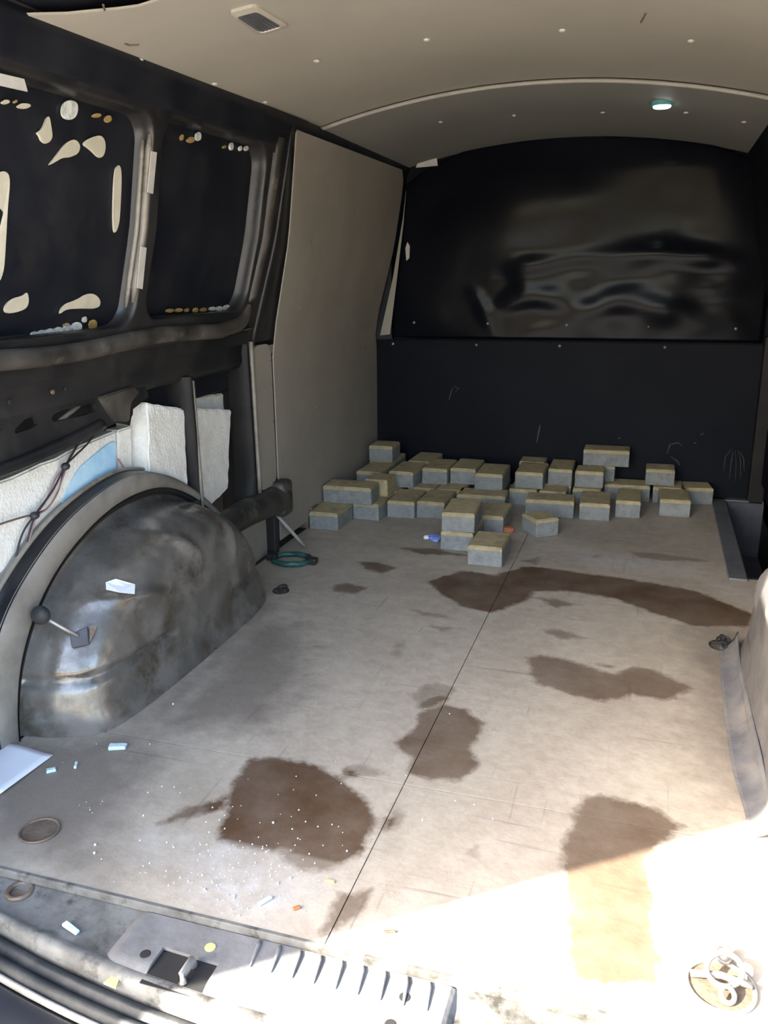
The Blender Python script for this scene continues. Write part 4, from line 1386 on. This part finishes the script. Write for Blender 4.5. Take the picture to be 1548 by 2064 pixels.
# floor tie-down rings
def tie_down(px, py, label, mt, scale=1.0, fold=0.35, loops=True):
    q = Vector(fl(px, py))
    t = empty('tie_down_ring', q)
    tag(t, label, 'ring', 'tie-down rings in the van floor')
    bm = bmesh.new()
    torus(bm, q + Vector((0, 0, .002)), .040 * scale, .0030 * scale, (0, 0, 1), 32, 8)
    obj('cup_rim', bm, mt, t, smooth=True)
    bm = bmesh.new()
    disc(bm, q + Vector((0, 0, .0004)), .038 * scale, .0012, (0, 0, 1), 32)
    obj('cup', bm, m_rust, t)
    if loops:
        bm = bmesh.new()
        torus(bm, q + Vector((.004, .012, .017)) * scale, .024 * scale, .0036 * scale, (.15, -fold, 1), 28, 8, sq=.8)
        obj('ring', bm, mt, t, smooth=True)
        bm = bmesh.new()
        tube(bm, [q + Vector((-.036, .004, .008)) * scale, q + Vector((0, .006, .013)) * scale, q + Vector((.036, .004, .008)) * scale], .0045 * scale, 8)
        obj('hinge_bar', bm, mt, t, smooth=True)
        bm = bmesh.new()
        torus(bm, q + Vector((.004, .042, .014)) * scale, .010 * scale, .0034 * scale, (.5, -.5, .8), 20, 8)
        obj('eye', bm, mt, t, smooth=True)
        bm = bmesh.new()
        torus(bm, q + Vector((.006, -.020, .010)) * scale, .009 * scale, .0032 * scale, (.4, -.5, .8), 20, 8)
        obj('eye', bm, mt, t, smooth=True)
    return t
tie_down(1452, 1990, 'steel tie-down ring in the bright sunlight at the lower right', m_steel)
tie_down(80, 1676, 'rusty round tie-down recess at the left rear floor corner', m_rust, .75, loops=False)
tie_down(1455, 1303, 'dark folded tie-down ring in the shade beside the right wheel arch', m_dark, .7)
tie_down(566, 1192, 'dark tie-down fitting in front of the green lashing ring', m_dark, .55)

# crumbs of white foam scattered on the rear floor
bm = bmesh.new()
rr = random.Random(3)
for k in range(230):
    if k < 120:
        px, py = rr.gauss(480, 75), rr.gauss(1768, 50)
    elif k < 190:
        px, py = rr.uniform(180, 720), rr.uniform(1570, 1870)
    else:
        px, py = rr.uniform(120, 1000), rr.uniform(1400, 1860)
    q = fl(px, py)
    if q[1] < .01 or q[0] < -.7:
        continue
    r = rr.choice([.0007, .0009, .0011, .0014]) * (1.6 if rr.random() < .06 else 1)
    bmesh.ops.create_icosphere(bm, subdivisions=1, radius=r, matrix=Matrix.Translation((q[0], q[1], r * .8)))
o = tag(obj('foam_crumbs', bm, m_crumb), 'scattered tiny white foam crumbs on the rear floor boards', 'crumbs')
o['kind'] = 'stuff'

# ================================================================== REAR SILL
def yedge(x):
    return -.128 + .24 * x * x
# base plate following the curved rear
P = []
for i in range(49):
    x = -.78 + 1.56 * i / 48
    e = yedge(x)
    P.append([(x, .012, -.013), (x, .003, -.014), (x, e * .25, -.019), (x, e * .5, -.020), (x, e * .72, -.021), (x, e * .80, -.017), (x, e * .88, -.014), (x, e * .96, -.019), (x, e, -.034), (x, e + .004, -.06), (x, e + .006, -.12)])
bm = bmesh.new()
grid_mesh(bm, P)
bmesh.ops.recalc_face_normals(bm, faces=bm.faces[:])
sill = struct(obj('trim_1', bm, m_sill, smooth=True), 'dirty grey metal rear sill below the floor edge')
# edge trim of the floor
bm = bxm(-.748, .748, -.004, .002, -.013, .0012, .001)
obj('floor_nosing', bm, m_sill, sill)
bm = bmesh.new()
q = Vector(fl(40, 1797, -.018))
torus(bm, q + Vector((0, 0, .001)), .017, .004, (0, 0, 1), 24, 8)
obj('drain_grommet', bm, m_rust, sill, smooth=True)
bm = bmesh.new()
disc(bm, q - Vector((0, 0, .004)), .014, .004, (0, 0, 1), 20)
obj('grommet_plug', bm, m_rust, sill)
# latch cover with recess
cx0, cx1 = -.285, .205
def cov(u, v):          # u 0..1 along x, v 0..1 from front to rear
    x = cx0 + (cx1 - cx0) * u
    e = yedge(x)
    y = -.006 + (e + .012 + .006) * v
    z = -.010
    if v > .75:
        z -= .012 * ((v - .75) / .25) ** 2
    if u < .05:
        z -= .012 * (1 - u / .05) ** 2
    if u > .93:
        z -= .05 * ((u - .93) / .07) ** 2
    return x, y, z
hx0, hx1 = -.208, -.124
nu, nv = 98, 24
V = {}
bm = bmesh.new()
for i in range(nu + 1):
    for j in range(nv + 1):
        V[i, j] = bm.verts.new(cov(i / nu, j / nv))
def inhole(i, j):
    x = cx0 + (cx1 - cx0) * (i + .5) / nu
    v = (j + .5) / nv
    return hx0 < x < hx1 and .50 < v < .90
for i in range(nu):
    for j in range(nv):
        if not inhole(i, j):
            bm.faces.new((V[i, j], V[i + 1, j], V[i + 1, j + 1], V[i, j + 1]))
be = [e for e in bm.edges if e.is_boundary]
r = bmesh.ops.extrude_edge_only(bm, edges=be)
for g in r['geom']:
    if isinstance(g, bmesh.types.BMVert):
        g.co.z -= .010 if not (hx0 - .004 < g.co.x < hx1 + .004 and g.co.y > yedge(g.co.x) + .012) else .005
bmesh.ops.recalc_face_normals(bm, faces=bm.faces[:])
cover = tag(obj('latch_cover', bm, m_cover, smooth=False), 'grey plastic latch cover with moulded ribs on the rear sill', 'cover')
# recess tray and striker
bm = bmesh.new()
box(bm, hx0 - .003, hx1 + .003, -.112, -.058, -.0165, -.0155)
obj('recess_tray', bm, m_dark, cover)
bm = bmesh.new()
tube(bm, [(-.158, -.068, -.014), (-.158, -.070, -.004), (-.157, -.095, -.003), (-.157, -.097, -.014)], .006, 8)
obj('striker', bm, m_steel, cover, smooth=True)
# moulded ribs across the cover
for k in range(9):
    u = .40 + k * .0605
    a = [Vector(cov(u + s * .012, .03 + .40 * s)) for s in np.linspace(0, 1, 6)]
    bm = bmesh.new()
    tube(bm, [p + Vector((0, 0, .0006)) for p in a], [.0022, .0035, .003, .0025, .002, .001], 6)
    obj('rib', bm, m_cover, cover, smooth=True)
for px, py in [(816, 2011), (293, 1924), (787, 2066)]:
    q = Vector(fl(px, py, -.011))
    bm = bmesh.new()
    disc(bm, q, .0075, .0015, (0, 0, 1), 16)
    obj('screw_hole', bm, m_dark, cover)
q = Vector(fl(424, 1910, -.010))
bm = bmesh.new()
disc(bm, q, .0075, .0018, (0, 0, 1), 16)
obj('inspection_dot', bm, m_yellow, cover)
# door seal and bumper follow the same curve
def follow(prof, mat, name, parent=None, x0=-.80, x1=.80, n=48):
    P = []
    for i in range(n + 1):
        x = x0 + (x1 - x0) * i / n
        P.append([(x, yedge(x) + a, b) for a, b in prof])
    bm = bmesh.new()
    grid_mesh(bm, P)
    bmesh.ops.recalc_face_normals(bm, faces=bm.faces[:])
    return obj(name, bm, mat, parent, smooth=True)
seal = follow([(.004, -.06), (-.002, -.040), (-.008, -.035), (-.014, -.038), (-.017, -.046), (-.021, -.047), (-.025, -.040), (-.031, -.039), (-.036, -.046), (-.039, -.060), (-.037, -.09)], m_rubber, 'door_seal')
tag(seal, 'black ribbed rubber door seal along the rear sill edge', 'seal')
bead = follow([(-.038, -.052), (-.041, -.049), (-.044, -.052), (-.044, -.060)], m_steel, 'seal_bead', seal)
bump = follow([(-.036, -.11), (-.041, -.064), (-.050, -.060), (-.075, -.066), (-.12, -.078), (-.17, -.10), (-.20, -.14), (-.21, -.22), (-.20, -.34), (-.10, -.36)], m_bumper, 'rear_bumper', x0=-.80, x1=.80)
tag(bump, 'dark painted rear bumper below the door seal', 'bumper')
q = Vector(fl(234, 1978, -.03))
bm = slab([q + Vector(v) for v in ((-.010, -.012, .004), (.010, -.014, .004), (.002, .018, .008))], (0, 0, 1), .003)
tag(obj('yellow_scrap', bm, m_yellow), 'small yellow triangular scrap stuck at the sill corner', 'scrap')

# ================================================================== OUTSIDE: OPEN REAR DOOR AND YARD
door = empty('rear_door', (-.845, -.03, -.05))
tag(door, 'dark left rear van door swung open behind the sill', 'door')
bm = bxm(-.870, -.822, -.612, -.035, -.08, 1.34, .006, 2)
obj('door_panel', bm, m_door, door)
for zz in (.15, .62, 1.05):
    bm = bxm(-.826, -.812, -.52, -.10, zz, zz + .16, .006)
    obj('door_pressing', bm, m_door, door)
bm = bmesh.new()
s = 14
grid_mesh(bm, [[(-s, -s, -.62), (s, -s, -.62)], [(-s, s, -.62), (s, s, -.62)]])
bmesh.ops.recalc_face_normals(bm, faces=bm.faces[:])
struct(obj('ground', bm, m_ground), 'pale concrete yard the van stands on')
